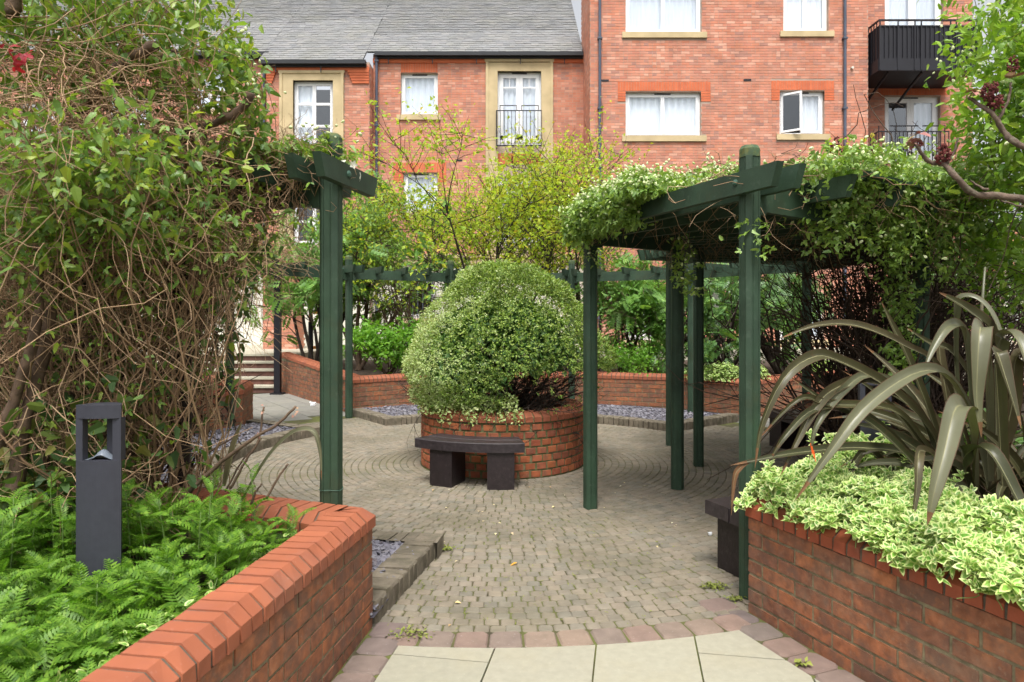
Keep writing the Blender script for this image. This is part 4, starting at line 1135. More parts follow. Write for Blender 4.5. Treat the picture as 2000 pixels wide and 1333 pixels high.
# trellis wire round the near left post
MB().tube([(-.94+.06*math.cos(t),3.55+.06*math.sin(t),.66+.004*math.sin(3*t)) for t in np.linspace(0,6.28,14)],.002,5,cap=False).build('wire',mt['bolt'],perg)

# black post near the steps
bp=thing('black_post',(-4.72,13.75,0),'slim black square post standing at the foot of the steps','post')
MB().box(-4.78,-4.66,13.69,13.81,0,2.42).build('shaft',mt['iron'],bp)
MB().box(-4.80,-4.64,13.67,13.83,2.42,2.46).build('cap',mt['iron'],bp)
MB().box(-4.84,-4.60,13.63,13.87,-.01,.03).build('foot_plate',mt['iron'],bp)

# ------------------------------------------------------------------ benches
def arc_bench(name,label,r0,r1,p0,p1,legs,h=.42,th=.085):
    pm=(p0+p1)/2
    t=thing(name,tuple(ring(pm,(r0+r1)/2)),label,'bench')
    rm=(r0+r1)/2
    for (a,b) in ((r0,rm-.006),(rm+.006,r1)):
        n=14; V=[]
        for p in np.linspace(p0,p1,n):
            for (rr,zz_) in ((a,h-th),(b,h-th),(b,h-.006),(b-.008,h),(a+.008,h),(a,h-.006)): V.append(ring(p,rr,zz_))
        F=[(k*6+i,k*6+(i+1)%6,k*6+6+(i+1)%6,k*6+6+i) for k in range(n-1) for i in range(6)]+[(5,4,3,2,1,0),tuple((n-1)*6+i for i in range(6))]
        MB().add(V,F).build('seat_plank',mt['bench_top'],t)
    for (a,b) in legs:
        P=[ring2(q,r0+.03) for q in np.linspace(a,b,4)]+[ring2(q,r1-.02) for q in np.linspace(b,a,4)]
        # ccw order
        P=P[::-1]
        MB().prism(P,0,h-th-.001).build('leg',mt['bench'],t)
        MB().prism([C+(q-C)*1.0 for q in P],h-th-.03,h-th-.002).add([], []) if False else None
    return t
arc_bench('curved_bench','dark curved bench against the round planter facing the path',.95,1.30,-38.5,9.5,((-31,-20.5),(-5.5,5.5)))
arc_bench('curved_bench','dark curved bench whose end shows behind the near right post',3.42,3.86,22.3,42,((23.5,27.5),(37,41)))
arc_bench('curved_bench','dark curved bench farther back beyond the flax leaves',3.30,3.72,86,106,((87.5,91.5),(101,105)))

# ------------------------------------------------------------------ bollard lights
def bollard(loc,rot,label,H=.76):
    t=thing('bollard_light',loc,label,'bollard light',None)
    w=.17; 
    def plan(dx=0,f=1.0):
        # lens-shaped head plan: flat-ish front, bowed back
        P=[]
        for k in range(9):
            u=-1+2*k/8; P.append((u*w/2*f, -.018*(1-u*u)-.012))
        for k in range(1,8):
            u=1-2*k/8; P.append((u*w/2*f, .012+.06*(1-u*u)))
        ca,sa=math.cos(rot),math.sin(rot)
        return [(loc[0]+x*ca-y*sa,loc[1]+x*sa+y*ca) for x,y in P]
    P=plan()
    z0=loc[2]; zw0=z0+H-.215; zw1=z0+H-.052
    MB().prism(P,z0-.35,zw0).build('body',mt['bollard'],t)
    MB().prism(P,zw1,z0+H).build('head_cap',mt['bollard'],t)
    ca,sa=math.cos(rot),math.sin(rot)
    def loc2(x,y): return (loc[0]+x*ca-y*sa,loc[1]+x*sa+y*ca)
    for (a,b) in ((-.085,-.058),(.053,.085)):
        q=[loc2(a,-.013),loc2(b,-.016 if abs(b)<.08 else -.013),loc2(b,.022),loc2(a,.022)]
        MB().prism(q,zw0,zw1).build('head_upright',mt['bollard'],t)
    MB().prism([loc2(.004,.04),loc2(.046,.032),loc2(.046,.050),loc2(.004,.068)],zw0,zw1).build('head_back_upright',mt['bollard'],t)
    # swept reflector in the window
    n=10; V=[]; 
    for j in range(5):
        for i in range(n):
            x=-.056+.108*i/(n-1); y=-.012+.06*j/4
            z=zw0+.001+.040*math.exp(-((x-.006)/.028)**2)*math.exp(-((y-.012)/.028)**2)
            V.append((*loc2(x,y),z))
    MB().add(V,[(j*n+i,j*n+i+1,(j+1)*n+i+1,(j+1)*n+i) for j in range(4) for i in range(n-1)]).build('reflector',mt['bollard_in'],t,smooth=True)
bollard((-1.605,2.66,.45),R(3),'charcoal bollard light with open head, standing in the tansy of the left planter')
bollard((2.10,3.95,.45),R(-8),'grey bollard light half hidden behind the big flax leaves')

# ------------------------------------------------------------------ vegetation helpers
def leaf_simple(w=.28,cup=.06,droop=.1):
    V=[(0,0,0),(-w,.38,cup),(0,.5,0),(w,.38,cup),(0,1,-droop)]
    return T_(V,[(0,3,2),(3,4,2),(4,1,2),(1,0,2)])
def leaf_outline(w=.32,n=5,serr=0.0,fold=.12,droop=.15,x0=0,y0=0,ang=0,s=1):
    """fuller leaf, midrib fold, optional serration; 4n tris"""
    ys=np.linspace(0,1,n+2)
    V=[];F=[]
    for k,y in enumerate(ys):
        wd=w*math.sin(math.pi*min(1,y**.75))**.9 if 0<y<1 else 0
        if serr and 0<y<1: wd*=1+serr*(1 if k%2 else -1)
        zc=-droop*y*y
        V+=[(-wd,y,zc+fold*wd),(0,y,zc),(wd,y,zc+fold*wd)]
    V=np.array(V)
    for k in range(n+1):
        a=k*3;b=a+3
        F+=[(a,a+1,b+1,b),(a+1,a+2,b+2,b+1)]
    ca,sa=math.cos(ang),math.sin(ang)
    V=V*s; V=np.c_[V[:,0]*ca-V[:,1]*sa+x0, V[:,0]*sa+V[:,1]*ca+y0, V[:,2]]
    return V,F
def merge(parts_):
    V=[];F=[];off=0
    for v,f in parts_:
        V.append(v); F+=[tuple(i+off for i in q) for q in f]; off+=len(v)
    return T_(np.concatenate(V),F)
T_tri=[merge([leaf_outline(.23+.03*s,3,.22,.2,.3,0,.35,0,.72),leaf_outline(.25,3,.2,.2,.3,-.03,.33,1.0+.2*s,.55),leaf_outline(.25,3,.2,.2,.3,.03,.33,-1.1,.5)]) for s in range(3)]
T_leafL=[merge([leaf_outline(w_,3,.15,f,d)]) for w_,f,d in ((.22,.2,.25),(.27,.5,.1),(.20,.1,.4))]
T_leafS=[leaf_simple(.28,.08,.1),leaf_simple(.34,.12,.2),leaf_simple(.22,.05,.05)]
def pinnate(n=7,w=.30,ll=.36,lw=.30,droop=.25,tip=True):
    ps=[]
    for k in range(n):
        y=.15+.8*k/n; s=ll*(1-.45*abs(k/n-.4))
        for sg in (-1,1):
            v,f=leaf_outline(lw,1,0,.15,.2,0,y,sg*-1.15,s); v[:,2]-=droop*y*y; ps.append((v,f))
    v,f=leaf_outline(lw,1,0,.15,.2,0,.92,0,ll*.7); v[:,2]-=droop; ps.append((v,f))
    return merge(ps)
T_pin=[pinnate(6),pinnate(7,droop=.4),pinnate(5,droop=.1)]
def euo_t(seed):
    r_=np.random.default_rng(seed); n=8; V=[(0,.5,-.02)]
    O=[]; I=[]
    for k in range(n):
        a=2*math.pi*k/n-math.pi/2
        x=.25*math.cos(a)*(1.1-.25*math.sin(a)); y=.5+.5*math.sin(a)
        if k in (n//2,): y+=.08
        z=.09*abs(math.cos(a))-.16*y*y
        O.append((x,y,z)); f=.68+r_.uniform(-.16,.12); I.append((x*f,.5+(y-.5)*f,z*.5))
    V=np.array(V+I+O)
    Fi=[(0,1+k,1+(k+1)%n) for k in range(n)]; Fo=[(1+k,1+n+k,1+n+(k+1)%n,1+(k+1)%n) for k in range(n)]
    return (V,[np.array(Fi),np.array(Fo)],[0,1])
T_euo=[euo_t(s) for s in range(6)]
def euo_small():
    V=[(0,0,0),(-.3,.5,.06),(0,.5,0),(.3,.5,.06),(0,1,-.06),(-.15,.25,.03),(.15,.25,.03)]
    return (np.array(V,float),[np.array([(0,3,2),(1,0,2)]),np.array([(3,4,2),(4,1,2)])],[0,1])
def bud_t():
    V=[(0,0,-.5)]; 
    for z,r_ in ((-.25,.26),(.12,.30)):
        for k in range(5): V.append((r_*math.cos(k*1.2566),r_*math.sin(k*1.2566),z))
    V.append((0,0,.55))
    F=[(0,1+(k+1)%5,1+k) for k in range(5)]+[(1+k,1+(k+1)%5,6+(k+1)%5,6+k) for k in range(5)]+[(6+k,6+(k+1)%5,11) for k in range(5)]
    return T_(V,F)
T_bud=[bud_t()]
def flower_t():
    ps=[leaf_outline(.36,2,0,.2,-.25,0,0,k*2*math.pi/5,1.0) for k in range(5)]
    return merge(ps)
T_flower=[flower_t()]
def orient(n, up=.6, out=None, outw=0, spread=1.0):
    """random leaf frames whose faces look mostly upward (and outward)"""
    z=rng.normal(size=(n,3))*spread; z[:,2]+=up*2
    if out is not None: z+=out*outw
    z=nrm(z); y=nrm(np.cross(z,rng.normal(size=(n,3)))); x=np.cross(y,z)
    return x,y,z
def leafM(P,size,up=.6,out=None,outw=0,spread=1.0,droop=0):
    n=len(P); x,y,z=orient(n,up,out,outw,spread)
    if droop:
        y=y.copy(); y[:,2]-=droop; y=nrm(y); x=nrm(np.cross(y,z)); z=np.cross(x,y)
    s=size*rng.uniform(.65,1.25,n)
    return xf(P,x,y,z,s,s,s)
def walk(start,dirs,step,K,wob=.35,grav=0.,pull=None):
    """N random curves"""
    P=[start]; d=nrm(dirs); 
    for k in range(K-1):
        d=nrm(d+rng.normal(size=d.shape)*wob+np.array([0,0,grav]))
        P.append(P[-1]+d*np.reshape(step,(-1,1)))
    return np.stack(P,1)
def tubes(Pts,r0,r1,sides=3):
    """Pts (N,K,3) -> V, quads"""
    N_,K,_=Pts.shape; T=np.gradient(Pts,axis=1); T=nrm(T)
    ref=nrm(rng.normal(size=(N_,1,3))); a=nrm(np.cross(T,ref)); b=np.cross(T,a)
    rad=(np.reshape(r0,(-1,1))*(1-np.linspace(0,1,K))[None]+np.reshape(r1,(-1,1))*np.linspace(0,1,K)[None])
    V=[]
    for s in range(sides):
        t=2*math.pi*s/sides; V.append(Pts+rad[...,None]*(a*math.cos(t)+b*math.sin(t)))
    V=np.stack(V,2).reshape(-1,3)   # (N,K,S)
    idx=np.arange(N_*K*sides).reshape(N_,K,sides)
    q=[]
    for s in range(sides):
        s2=(s+1)%sides
        q.append(np.stack([idx[:,:-1,s],idx[:,:-1,s2],idx[:,1:,s2],idx[:,1:,s]],-1).reshape(-1,4))
    return V,np.concatenate(q)
def tube_part(name,groups,mat,parent,kind=None,smooth=True):
    V=[];Q=[];off=0
    for (v,q) in groups: V.append(v);Q.append(q+off);off+=len(v)
    return part(name,np.concatenate(V),[np.concatenate(Q)],mat,parent,smooth=smooth,kind=kind)
def children(parent_pts,per,length,K,ang=.8,wob=.2,up=.25,lo=.3,hi=1.0,rl=.25):
    """grow `per` curves from each parent curve"""
    N_,Kp,_=parent_pts.shape; t=rng.uniform(lo,hi,(N_,per))*(Kp-1); i=np.minimum(t.astype(int),Kp-2); f=(t-i)[...,None]
    ar=np.arange(N_)[:,None]
    S=parent_pts[ar,i]*(1-f)+parent_pts[ar,i+1]*f; T=nrm(parent_pts[ar,i+1]-parent_pts[ar,i])
    S=S.reshape(-1,3);T=T.reshape(-1,3)
    d=nrm(T+rng.normal(size=T.shape)*ang+np.array([0,0,up]))
    L_=length*rng.uniform(1-rl,1+rl,len(S))
    return walk(S,d,L_/(K-1),K,wob,up*.15)
def on_curves(Pts,n,lo=.2):
    N_,K,_=Pts.shape; c=rng.integers(0,N_,n); t=rng.uniform(lo,1,n)*(K-1); i=np.minimum(t.astype(int),K-2); f=(t-i)[:,None]
    return Pts[c,i]*(1-f)+Pts[c,i+1]*f
def shrub(name,base,label,cat,group=None,stems=5,H=3.,spread=.45,trunk_r=.03,lv=((6,1.0),(6,.5)),leaf=T_leafS,leafmat='leaf_mid',
          nleaf=3500,size=.06,up=.6,barkmat='bark',jit=.03,leaf_name='foliage',droop=0,lo=.35,extra=None,lean=(0,0),wob=.12,ang=.75,clip=None,leaflo=.2):
    t=thing(name,tuple(base),label,cat,group)
    S=np.tile(np.array(base,float),(stems,1)); S[:,:2]+=rng.normal(0,.05,(stems,2))
    an=rng.uniform(0,2*math.pi,stems)+np.arange(stems)*2.4
    d=np.stack([np.cos(an)*spread+lean[0],np.sin(an)*spread+lean[1],np.ones(stems)],1)
    tr=walk(S,d,H*rng.uniform(.55,.75,stems)/5,6,wob,.05)
    cur=tr; groups=[tubes(tr,trunk_r,trunk_r*.45,6)]; r_=trunk_r*.5
    for (per,ln) in lv:
        cur=children(cur,per,H*ln*.4,5,ang,.18,.2,lo)
        r_*=.55; groups.append(tubes(cur,r_*1.2,r_*.35,3))
    tube_part('branches',groups,mt[barkmat],t)
    P=on_curves(cur,nleaf,leaflo)+rng.normal(0,jit,(nleaf,3))
    if clip is not None: P=P[clip(P)]
    V,F_,mi=scatter_np(leaf,leafM(P,size,up,droop=droop))
    part(leaf_name,V,F_,mt[leafmat],t,mi)
    return t,P,cur

# ------------------------------------------------------------------ clipped bush in the round planter
bush=thing('clipped_bush',(C[0],C[1],.42),'huge rounded clipped bush with pale variegated left side, growing in the round brick planter','bush')
def bush_r(u):
    """direction (unit) -> radius"""
    n=1.02+.0*u[:,0]
    return n
nc=14500; per=6; nb=nc*per
uc=nrm(rng.normal(size=(nc,3))); uc[:,2]=np.where(uc[:,2]<-.66,-uc[:,2],uc[:,2])
lump=sum(a*np.sin(uc@np.array(k)*f+p) for a,k,f,p in ((.018,(1,.3,.5),5,0),(.018,(.2,1,.6),7,1),(.020,(.6,-.5,1),9,2),(.022,(-1,.4,.8),14,3),(.018,(.9,.8,-.4),22,.5),(.015,(.3,-.9,.9),31,.8)))
rad_=(1+lump)*np.where(rng.random(nc)<.7,rng.uniform(.975,1.01,nc),rng.uniform(.84,.98,nc))
rx=np.where(uc[:,0]>0,1.17,1.03); rz=np.where(uc[:,2]>0,1.02,.80)
shr=1-np.where(uc[:,0]<0,.34,.20)*np.clip(uc[:,2],0,1)*np.sqrt(np.clip(1-uc[:,2]**2,0,1))*2*.55
bc=np.array([C[0]+.0,C[1],1.11])
Pc_=bc+uc*rad_[:,None]*np.stack([rx*shr,1.02*shr,rz],1)
keep=(Pc_[:,2]>.60)&~((Pc_[:,2]<.94+.06*np.sin(Pc_[:,0]*17)+.10*(Pc_[:,0]>.15))&(Pc_[:,0]>-.08)&(rng.random(nc)<.93))
Pc_=Pc_[keep]; uc=uc[keep]; nc=len(Pc_)
pale=(uc[:,0]*.95+rng.normal(0,.20,nc)+.20*np.sin(Pc_[:,2]*9+Pc_[:,1]*5))<-.50
pale|=(rng.random(nc)<.16)&(uc[:,2]>.25)
P=np.repeat(Pc_,per,0); U=np.repeat(uc,per,0); pale=np.repeat(pale,per)
y_=nrm(U*.75+rng.normal(size=P.shape)*.75); P=P+y_*rng.uniform(0,.014,(len(P),1))+rng.normal(0,.007,P.shape)
x_=nrm(np.cross(y_,rng.normal(size=P.shape)*.4+np.array([0,0,1.])+U*.5)); z_=np.cross(x_,y_); sz_=rng.uniform(.018,.032,len(P))
Mb=xf(P,x_,y_,z_,sz_,sz_,sz_)
for nm,mask,mat_ in (('foliage',~pale,'leaf_bush'),('variegated_foliage',pale,'leaf_bush_pale')):
    V,F_,mi=scatter_np(T_leafS,Mb[mask]); part(nm,V,F_,mt[mat_],bush,mi)
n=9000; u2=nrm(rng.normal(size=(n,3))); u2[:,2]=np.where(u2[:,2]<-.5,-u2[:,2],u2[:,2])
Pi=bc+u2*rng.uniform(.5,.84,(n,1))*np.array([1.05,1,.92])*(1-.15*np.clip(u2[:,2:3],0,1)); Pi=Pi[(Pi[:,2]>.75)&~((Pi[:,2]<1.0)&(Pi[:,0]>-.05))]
V,F_,mi=scatter_np(T_leafS,leafM(Pi,.085,.3)); part('inner_foliage',V,F_,mt['leaf_dark'],bush,mi)  # dark leaf shell added inside so light stops showing through the bush
# skirt over the rim at the lower left
n=1900; ph=rng.uniform(-72,12,n); rr=rng.uniform(.70,.97,n)+.03*np.sin(ph*.3); zz_=.62+rng.uniform(0,.17,n)-np.maximum(0,rr-.84)*.7+.04*np.sin(ph*.4)
zz_+= np.clip((-ph-20)/60,0,1)*.13*rng.random(n)
a=np.radians(ph); Ps=np.stack([C[0]+rr*np.sin(a),C[1]-rr*np.cos(a),zz_],1)
V,F_,mi=scatter_np(T_leafS,leafM(Ps,.036,.5)); part('variegated_skirt',V,F_,mt['leaf_bush_pale'],bush,mi)
S=np.tile([C[0],C[1],.42],(60,1))+rng.normal(0,.13,(60,3))*[1,1,0]
an=rng.uniform(0,6.28,60); d=np.stack([np.cos(an),np.sin(an),rng.uniform(.25,1.2,60)],1)
c1=walk(S,d,.16,6,.15,.02); c2=children(c1,7,.45,5,.7,.25,.05,.3); c3=children(c2,3,.22,4,.7,.2,.05,.3)
tube_part('branches',[tubes(c1,.016,.007,5),tubes(c2,.005,.0022,3),tubes(c3,.0025,.0012,3)],mt['bark_dark'],bush)

# ------------------------------------------------------------------ back planting
soilz=.47
shrub('maple_shrub',(PX(985,13),13.2,soilz),'yellow-green young-leaved maple shrub above the left of the clipped bush, tinged orange on top','shrub',stems=8,H=4.6,spread=.62,trunk_r=.035,lv=((10,.95),(10,.42)),leafmat='leaf_yellow',nleaf=12500,size=.088,barkmat='bark_dark',jit=.10,up=.5,lo=.5)
shrub('maple_shrub',(PX(1155,13.6),13.6,soilz),'taller yellow-green maple shrub just right of the clipped bush, reaching up the brick wall','shrub',stems=8,H=5.1,spread=.50,trunk_r=.035,lv=((9,.85),(9,.38)),leafmat='leaf_yellow',nleaf=7500,size=.088,barkmat='bark_dark',jit=.10,up=.5,lo=.5)
shrub('mahonia',(PX(700,13.6),13.8,soilz),'leafy green shrub with forked pale trunk between the two left posts of the far pergola','shrub',stems=6,H=3.9,spread=.42,trunk_r=.05,lv=((6,.9),(6,.45)),leaf=T_pin,leafmat='leaf_mid',nleaf=900,size=.30,jit=.06,up=.7,droop=.3)
shrub('mahonia',(PX(610,14.4),14.5,soilz),'dense dark green shrub with leaning stems behind the near left post','shrub',stems=7,H=3.4,spread=.5,trunk_r=.045,lv=((6,.9),(6,.45)),leaf=T_pin,leafmat='leaf_mid',nleaf=850,size=.28,barkmat='bark_dark',jit=.06,up=.7,droop=.3)
shrub('wispy_shrub',(PX(790,13.4),13.4,soilz),'pale green wispy shrub with tall upright shoots in front of the lower small window','shrub',stems=12,H=4.0,spread=.30,trunk_r=.016,lv=((6,.6),(5,.25)),leafmat='leaf_pale',nleaf=4200,size=.075,jit=.04,up=.4,wob=.06,ang=.4,lo=.45)
shrub('bare_stemmed_shrub',(PX(835,12.4),12.4,soilz),'brown bushy shrub of mostly bare upright twigs left of the clipped bush','shrub',stems=16,H=2.3,spread=.38,trunk_r=.014,lv=((6,.7),(4,.4)),leafmat='leaf_mid',nleaf=220,size=.08,jit=.02,ang=.45,lo=.2)
shrub('bright_green_shrub',(PX(757,12.2),12.1,soilz),'low bright green leafy shrub behind the back planter coping, left of the clipped bush','shrub',stems=14,H=1.15,spread=.75,trunk_r=.010,lv=((6,.8),(5,.5)),leaf=T_leafL,leafmat='leaf_bright',nleaf=2600,size=.10,jit=.04,up=.8)
shrub('mahonia',(PX(1222,12.8),12.9,soilz),'mahonia shrub with arching feathery leaves just right of the clipped bush','shrub',stems=6,H=2.4,spread=.40,trunk_r=.03,lv=((5,.9),(5,.4)),leaf=T_pin,leafmat='leaf_mid',nleaf=560,size=.30,jit=.05,up=.7,droop=.4)
shrub('leafy_shrub',(PX(1265,13.0),13.0,soilz),'mixed green shrub seen between the right-hand inner posts','shrub',stems=9,H=2.6,spread=.5,trunk_r=.02,lv=((7,.9),(6,.45)),leafmat='leaf_mid',nleaf=2200,size=.075,jit=.05)
shrub('low_ground_shrub',(PX(1250,12.2),12.15,soilz),'low weedy greenery along the back planter coping right of the clipped bush','shrub',stems=22,H=.75,spread=1.3,trunk_r=.006,lv=((5,.9),(4,.5)),leafmat='leaf_bright',nleaf=2600,size=.06,jit=.06)
shrub('multi_stem_shrub',(PX(1425,12.4),12.5,soilz),'broad dark-stemmed shrub with glossy drooping leaves above the angled planter corner','shrub',stems=11,H=2.7,spread=.75,trunk_r=.035,lv=((6,.8),(7,.42)),leaf=T_pin,leafmat='leaf_dark',nleaf=750,size=.28,barkmat='bark_dark',jit=.05,up=.6,droop=.5,lo=.45)
shrub('multi_stem_shrub',(PX(1530,12.9),13.0,soilz),'dark upright multi-stemmed shrub just left of the farther right post','shrub',stems=10,H=2.6,spread=.5,trunk_r=.04,lv=((6,.8),(7,.42)),leaf=T_pin,leafmat='leaf_dark',nleaf=700,size=.26,barkmat='bark_dark',jit=.05,up=.6,droop=.5,lo=.45)
shrub('leafy_shrub',(PX(1385,13.4),13.6,soilz),'yellowish green shrub behind the pergola roof beams','shrub',stems=8,H=2.7,spread=.45,trunk_r=.02,lv=((7,.9),(6,.45)),leafmat='leaf_mid',nleaf=1500,size=.075,jit=.05)
shrub('leafy_shrub',(PX(520,12.9),12.0,.0),'bushy greenery over the far corner of the left path','shrub',stems=6,H=.1,spread=.2,trunk_r=.004,lv=((3,.9),(2,.4)),leafmat='leaf_mid',nleaf=60,size=.05) if False else None
# variegated ground cover on the back planter
def cover(name,label,pts,w,h,n,size,z0=.5,parent=None):
    t=thing(name,(pts[0][0],pts[0][1],z0),label,'ground cover')
    pts=np.array(pts); seg=rng.integers(0,len(pts)-1,n); f=rng.random(n)[:,None]
    P=pts[seg]*(1-f)+pts[seg+1]*f; P=np.c_[P,np.full(n,z0)]
    off=nrm(rng.normal(size=(n,3))); off[:,2]=np.abs(off[:,2]); lump=1+.25*np.sin(P[:,0]*9)*np.sin(P[:,1]*8)
    P=P+off*np.array([w,w,h])*lump[:,None]*rng.uniform(.75,1,n)[:,None]
    V,F_,mi=scatter_np(T_euo[:3],leafM(P,size,.8,off,1.0,.9)); part('foliage',V,F_,[mt['euo_green'],mt['euo_cream']],t,mi)
cover('variegated_ground_cover','mound of small variegated leaves over the coping left of the angled planter corner',[(2.95,11.05),(3.45,10.65),(4.0,11.0)],.17,.24,2600,.055,.56)
cover('variegated_ground_cover','smaller pale variegated mound on the planter coping beyond the corner',[(4.9,11.75),(5.8,12.45)],.2,.24,1500,.055,.56)

# ------------------------------------------------------------------ left planter shrubs behind the vine
for (x,y,H_,lab,lm,nl) in ((-4.9,6.2,2.5,'dark green shrub deep behind the left climber','leaf_dark',3200),(-5.8,8.6,3.2,'green shrub behind the vine near the far end of the left planter','leaf_mid',3800),
                     (-3.9,4.6,1.7,'broad-leaved shrub in the shade of the left climber behind the bollard','leaf_dark',2600),(-6.6,5.0,3.6,'tall green shrub at the far left behind the climber','leaf_mid',3800)):
    shrub('shade_shrub',(x,y,.45),lab,'shrub',stems=9,H=H_,spread=.6,trunk_r=.025,lv=((6,.9),(6,.5)),leaf=T_leafL,leafmat=lm,nleaf=nl,size=.11,barkmat='bark_dark',jit=.06)

# ------------------------------------------------------------------ big climber on the left
vine=thing('climbing_vine',(-2.0,3.9,.45),'huge tangled vine on the left, bare tan stems below and green leaves above','climber')
def seg_pts(n,path_,sx_,sy_,sz_):
    path_=np.array(path_,float); i=rng.integers(0,len(path_)-1,n); f=rng.random(n)[:,None]
    P=path_[i]*(1-f)+path_[i+1]*f
    return P+rng.normal(size=(n,3))*np.array([sx_,sy_,sz_])
top_path=[(-1.15,3.62,2.42),(-1.9,3.8,2.50),(-2.6,4.1,2.55),(-3.3,4.8,2.6)]
def vine_edge(P):
    """how far right the tangle reaches at each height (X/Y ratio against height over distance)"""
    e=(P[...,2]-EYE)/P[...,1]
    xs=np.interp(e,[-.38,-.22,-.12,-.02,.06,.13,.155,.18,.24,.33,.46],[-.46,-.41,-.40,-.395,-.375,-.33,-.26,-.23,-.37,-.37,-.395])
    return P[...,0]/P[...,1]-xs
def inside(c,soft=.02):
    ok=(vine_edge(c)+rng.normal(0,soft,c.shape[0])[:,None]<0).all(axis=1)&~((c[...,1]<2.80)&(c[...,2]<1.4)).any(axis=1)
    return c[ok]
def rad(c,a,b): return rng.uniform(a,b,len(c))
G=[]; Gd=[]
# hanging curtain
n=1500
S=seg_pts(n,[(-1.65,3.75,2.25),(-2.2,3.75,2.4),(-3.1,4.0,2.4)],.10,.28,.15); d=rng.normal(size=(n,3))*.5+np.array([0,0,-1.])
cur1=inside(walk(S,d,rng.uniform(.08,.20,n),10,.38,-.08)); G.append(tubes(cur1,rad(cur1,.0018,.0042),.0012,4))
# stems rising
n=420
S=seg_pts(n,[(-1.62,3.6,.45),(-2.3,3.6,.45),(-3.0,3.9,.45)],.12,.22,.02); d=rng.normal(size=(n,3))*.28+np.array([.0,0,1.])
cur2=inside(walk(S,d,rng.uniform(.14,.26,n),10,.24,.05)); G.append(tubes(cur2,rad(cur2,.003,.0085),.002,4))
# cross tangle in front, tan
n=850
S=seg_pts(n,[(-1.6,3.2,1.0),(-2.3,3.2,1.5),(-2.6,3.2,.9),(-1.6,3.3,.7)],.22,.2,.4); d=rng.normal(size=(n,3))*np.array([1,.4,.8])
cur3=inside(walk(S,d,rng.uniform(.03,.10,n),10,.42,-.04)); G.append(tubes(cur3,rad(cur3,.0015,.0034),.001,4))
# mat above the beam
n=950
S=seg_pts(n,[(-1.0,3.55,2.30),(-1.35,3.6,2.38),(-1.6,3.3,2.5),(-1.8,2.95,2.6),(-2.0,2.9,2.3),(-1.7,3.1,2.0)],.14,.20,.20); d=rng.normal(size=(n,3))*np.array([1,.6,.35])
cur4=inside(walk(S,d,rng.uniform(.03,.10,n),10,.34,-.03)); G.append(tubes(cur4,rad(cur4,.0015,.0034),.001,4))
n=620   # mat of twigs on the beam towards the near post
S=seg_pts(n,[(-1.0,3.58,2.37),(-1.35,3.68,2.38),(-1.8,3.85,2.38)],.05,.09,.045); d=rng.normal(size=(n,3))*np.array([1,.6,.45])
c_=walk(S,d,rng.uniform(.02,.055,n),9,.45,-.03); G.append(tubes(c_,.0022,.001,3))
n=260
S=seg_pts(n,[(-1.05,3.55,2.2),(-1.75,3.75,2.2)],.05,.08,.06); d=rng.normal(size=(n,3))*.6+np.array([0,0,-1.]); c_=walk(S,d,rng.uniform(.02,.06,n),9,.35,-.05); c_=c_[c_[:,-1,0]<-1.0]; G.append(tubes(c_,.0018,.0008,3))
tube_part('stems',G,mt['twig'],vine,kind='stuff')
# dark inner thicket, interior shade put into the twig colour
n=900
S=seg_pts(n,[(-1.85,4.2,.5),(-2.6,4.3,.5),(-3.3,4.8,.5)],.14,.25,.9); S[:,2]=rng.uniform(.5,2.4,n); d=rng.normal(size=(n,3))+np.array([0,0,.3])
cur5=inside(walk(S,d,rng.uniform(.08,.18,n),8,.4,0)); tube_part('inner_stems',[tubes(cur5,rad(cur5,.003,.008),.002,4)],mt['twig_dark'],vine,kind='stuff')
# thick woody trunks (from the photograph: leaning bundles at the left, limbs across the top)
def trunk(pts,r0,r1,mat='bark',name='trunk'):
    P=np.array([W(*p) for p in pts]); K=len(P); tt=np.linspace(0,K-1,K*4)
    Q=[]
    for t in tt:
        i=min(int(t),K-2); f=t-i; p0=P[max(i-1,0)];p1=P[i];p2=P[i+1];p3=P[min(i+2,K-1)]
        Q.append(.5*((2*p1)+(-p0+p2)*f+(2*p0-5*p1+4*p2-p3)*f*f+(-p0+3*p1-3*p2+p3)*f**3))
    Q=np.array(Q)+rng.normal(0,.004,(len(tt),3)); r_=np.linspace(r0,r1,len(tt))*(1+.12*np.sin(tt*5))
    MB().tube(Q,r_,7).build(name,mt[mat],vine,smooth=True)
for pts,r0,r1 in (([(20,980,3.0),(50,820,3.05),(95,640,3.1),(120,480,3.1),(130,330,3.2)],.035,.02),([(-20,900,3.0),(35,760,3.0),(80,600,3.0),(60,420,3.1)],.03,.015),
                  ([(60,1000,3.3),(110,850,3.3),(180,650,3.4),(190,450,3.5)],.03,.016),([(350,960,3.8),(360,700,3.8),(352,480,3.8),(330,330,3.8)],.05,.035),
                  ([(170,950,3.5),(140,780,3.5),(150,600,3.5),(155,400,3.5)],.05,.04)):
    trunk(pts,r0,r1,'bark' if pts[0][0]<100 else 'bark_dark')
for pts,r0,r1 in (([(150,215,3.1),(200,180,3.05),(240,125,3.0),(302,88,2.95)],.028,.022),([(180,190,3.3),(260,145,3.3),(330,110,3.2),(345,100,3.2)],.018,.012),
                  ([(300,310,3.3),(350,265,3.3),(410,245,3.25),(455,225,3.2),(490,185,3.2)],.012,.022),([(60,360,3.4),(180,340,3.4),(280,300,3.3),(400,262,3.3)],.03,.015),
                  ([(205,90,3.2),(235,60,3.2),(262,20,3.2),(270,-20,3.2)],.008,.006),([(330,40,3.2),(322,10,3.2),(300,-20,3.2)],.008,.006),([(20,30,2.9),(30,-20,2.9)],.03,.03)):
    trunk(pts,r0,r1,'bark','limb')
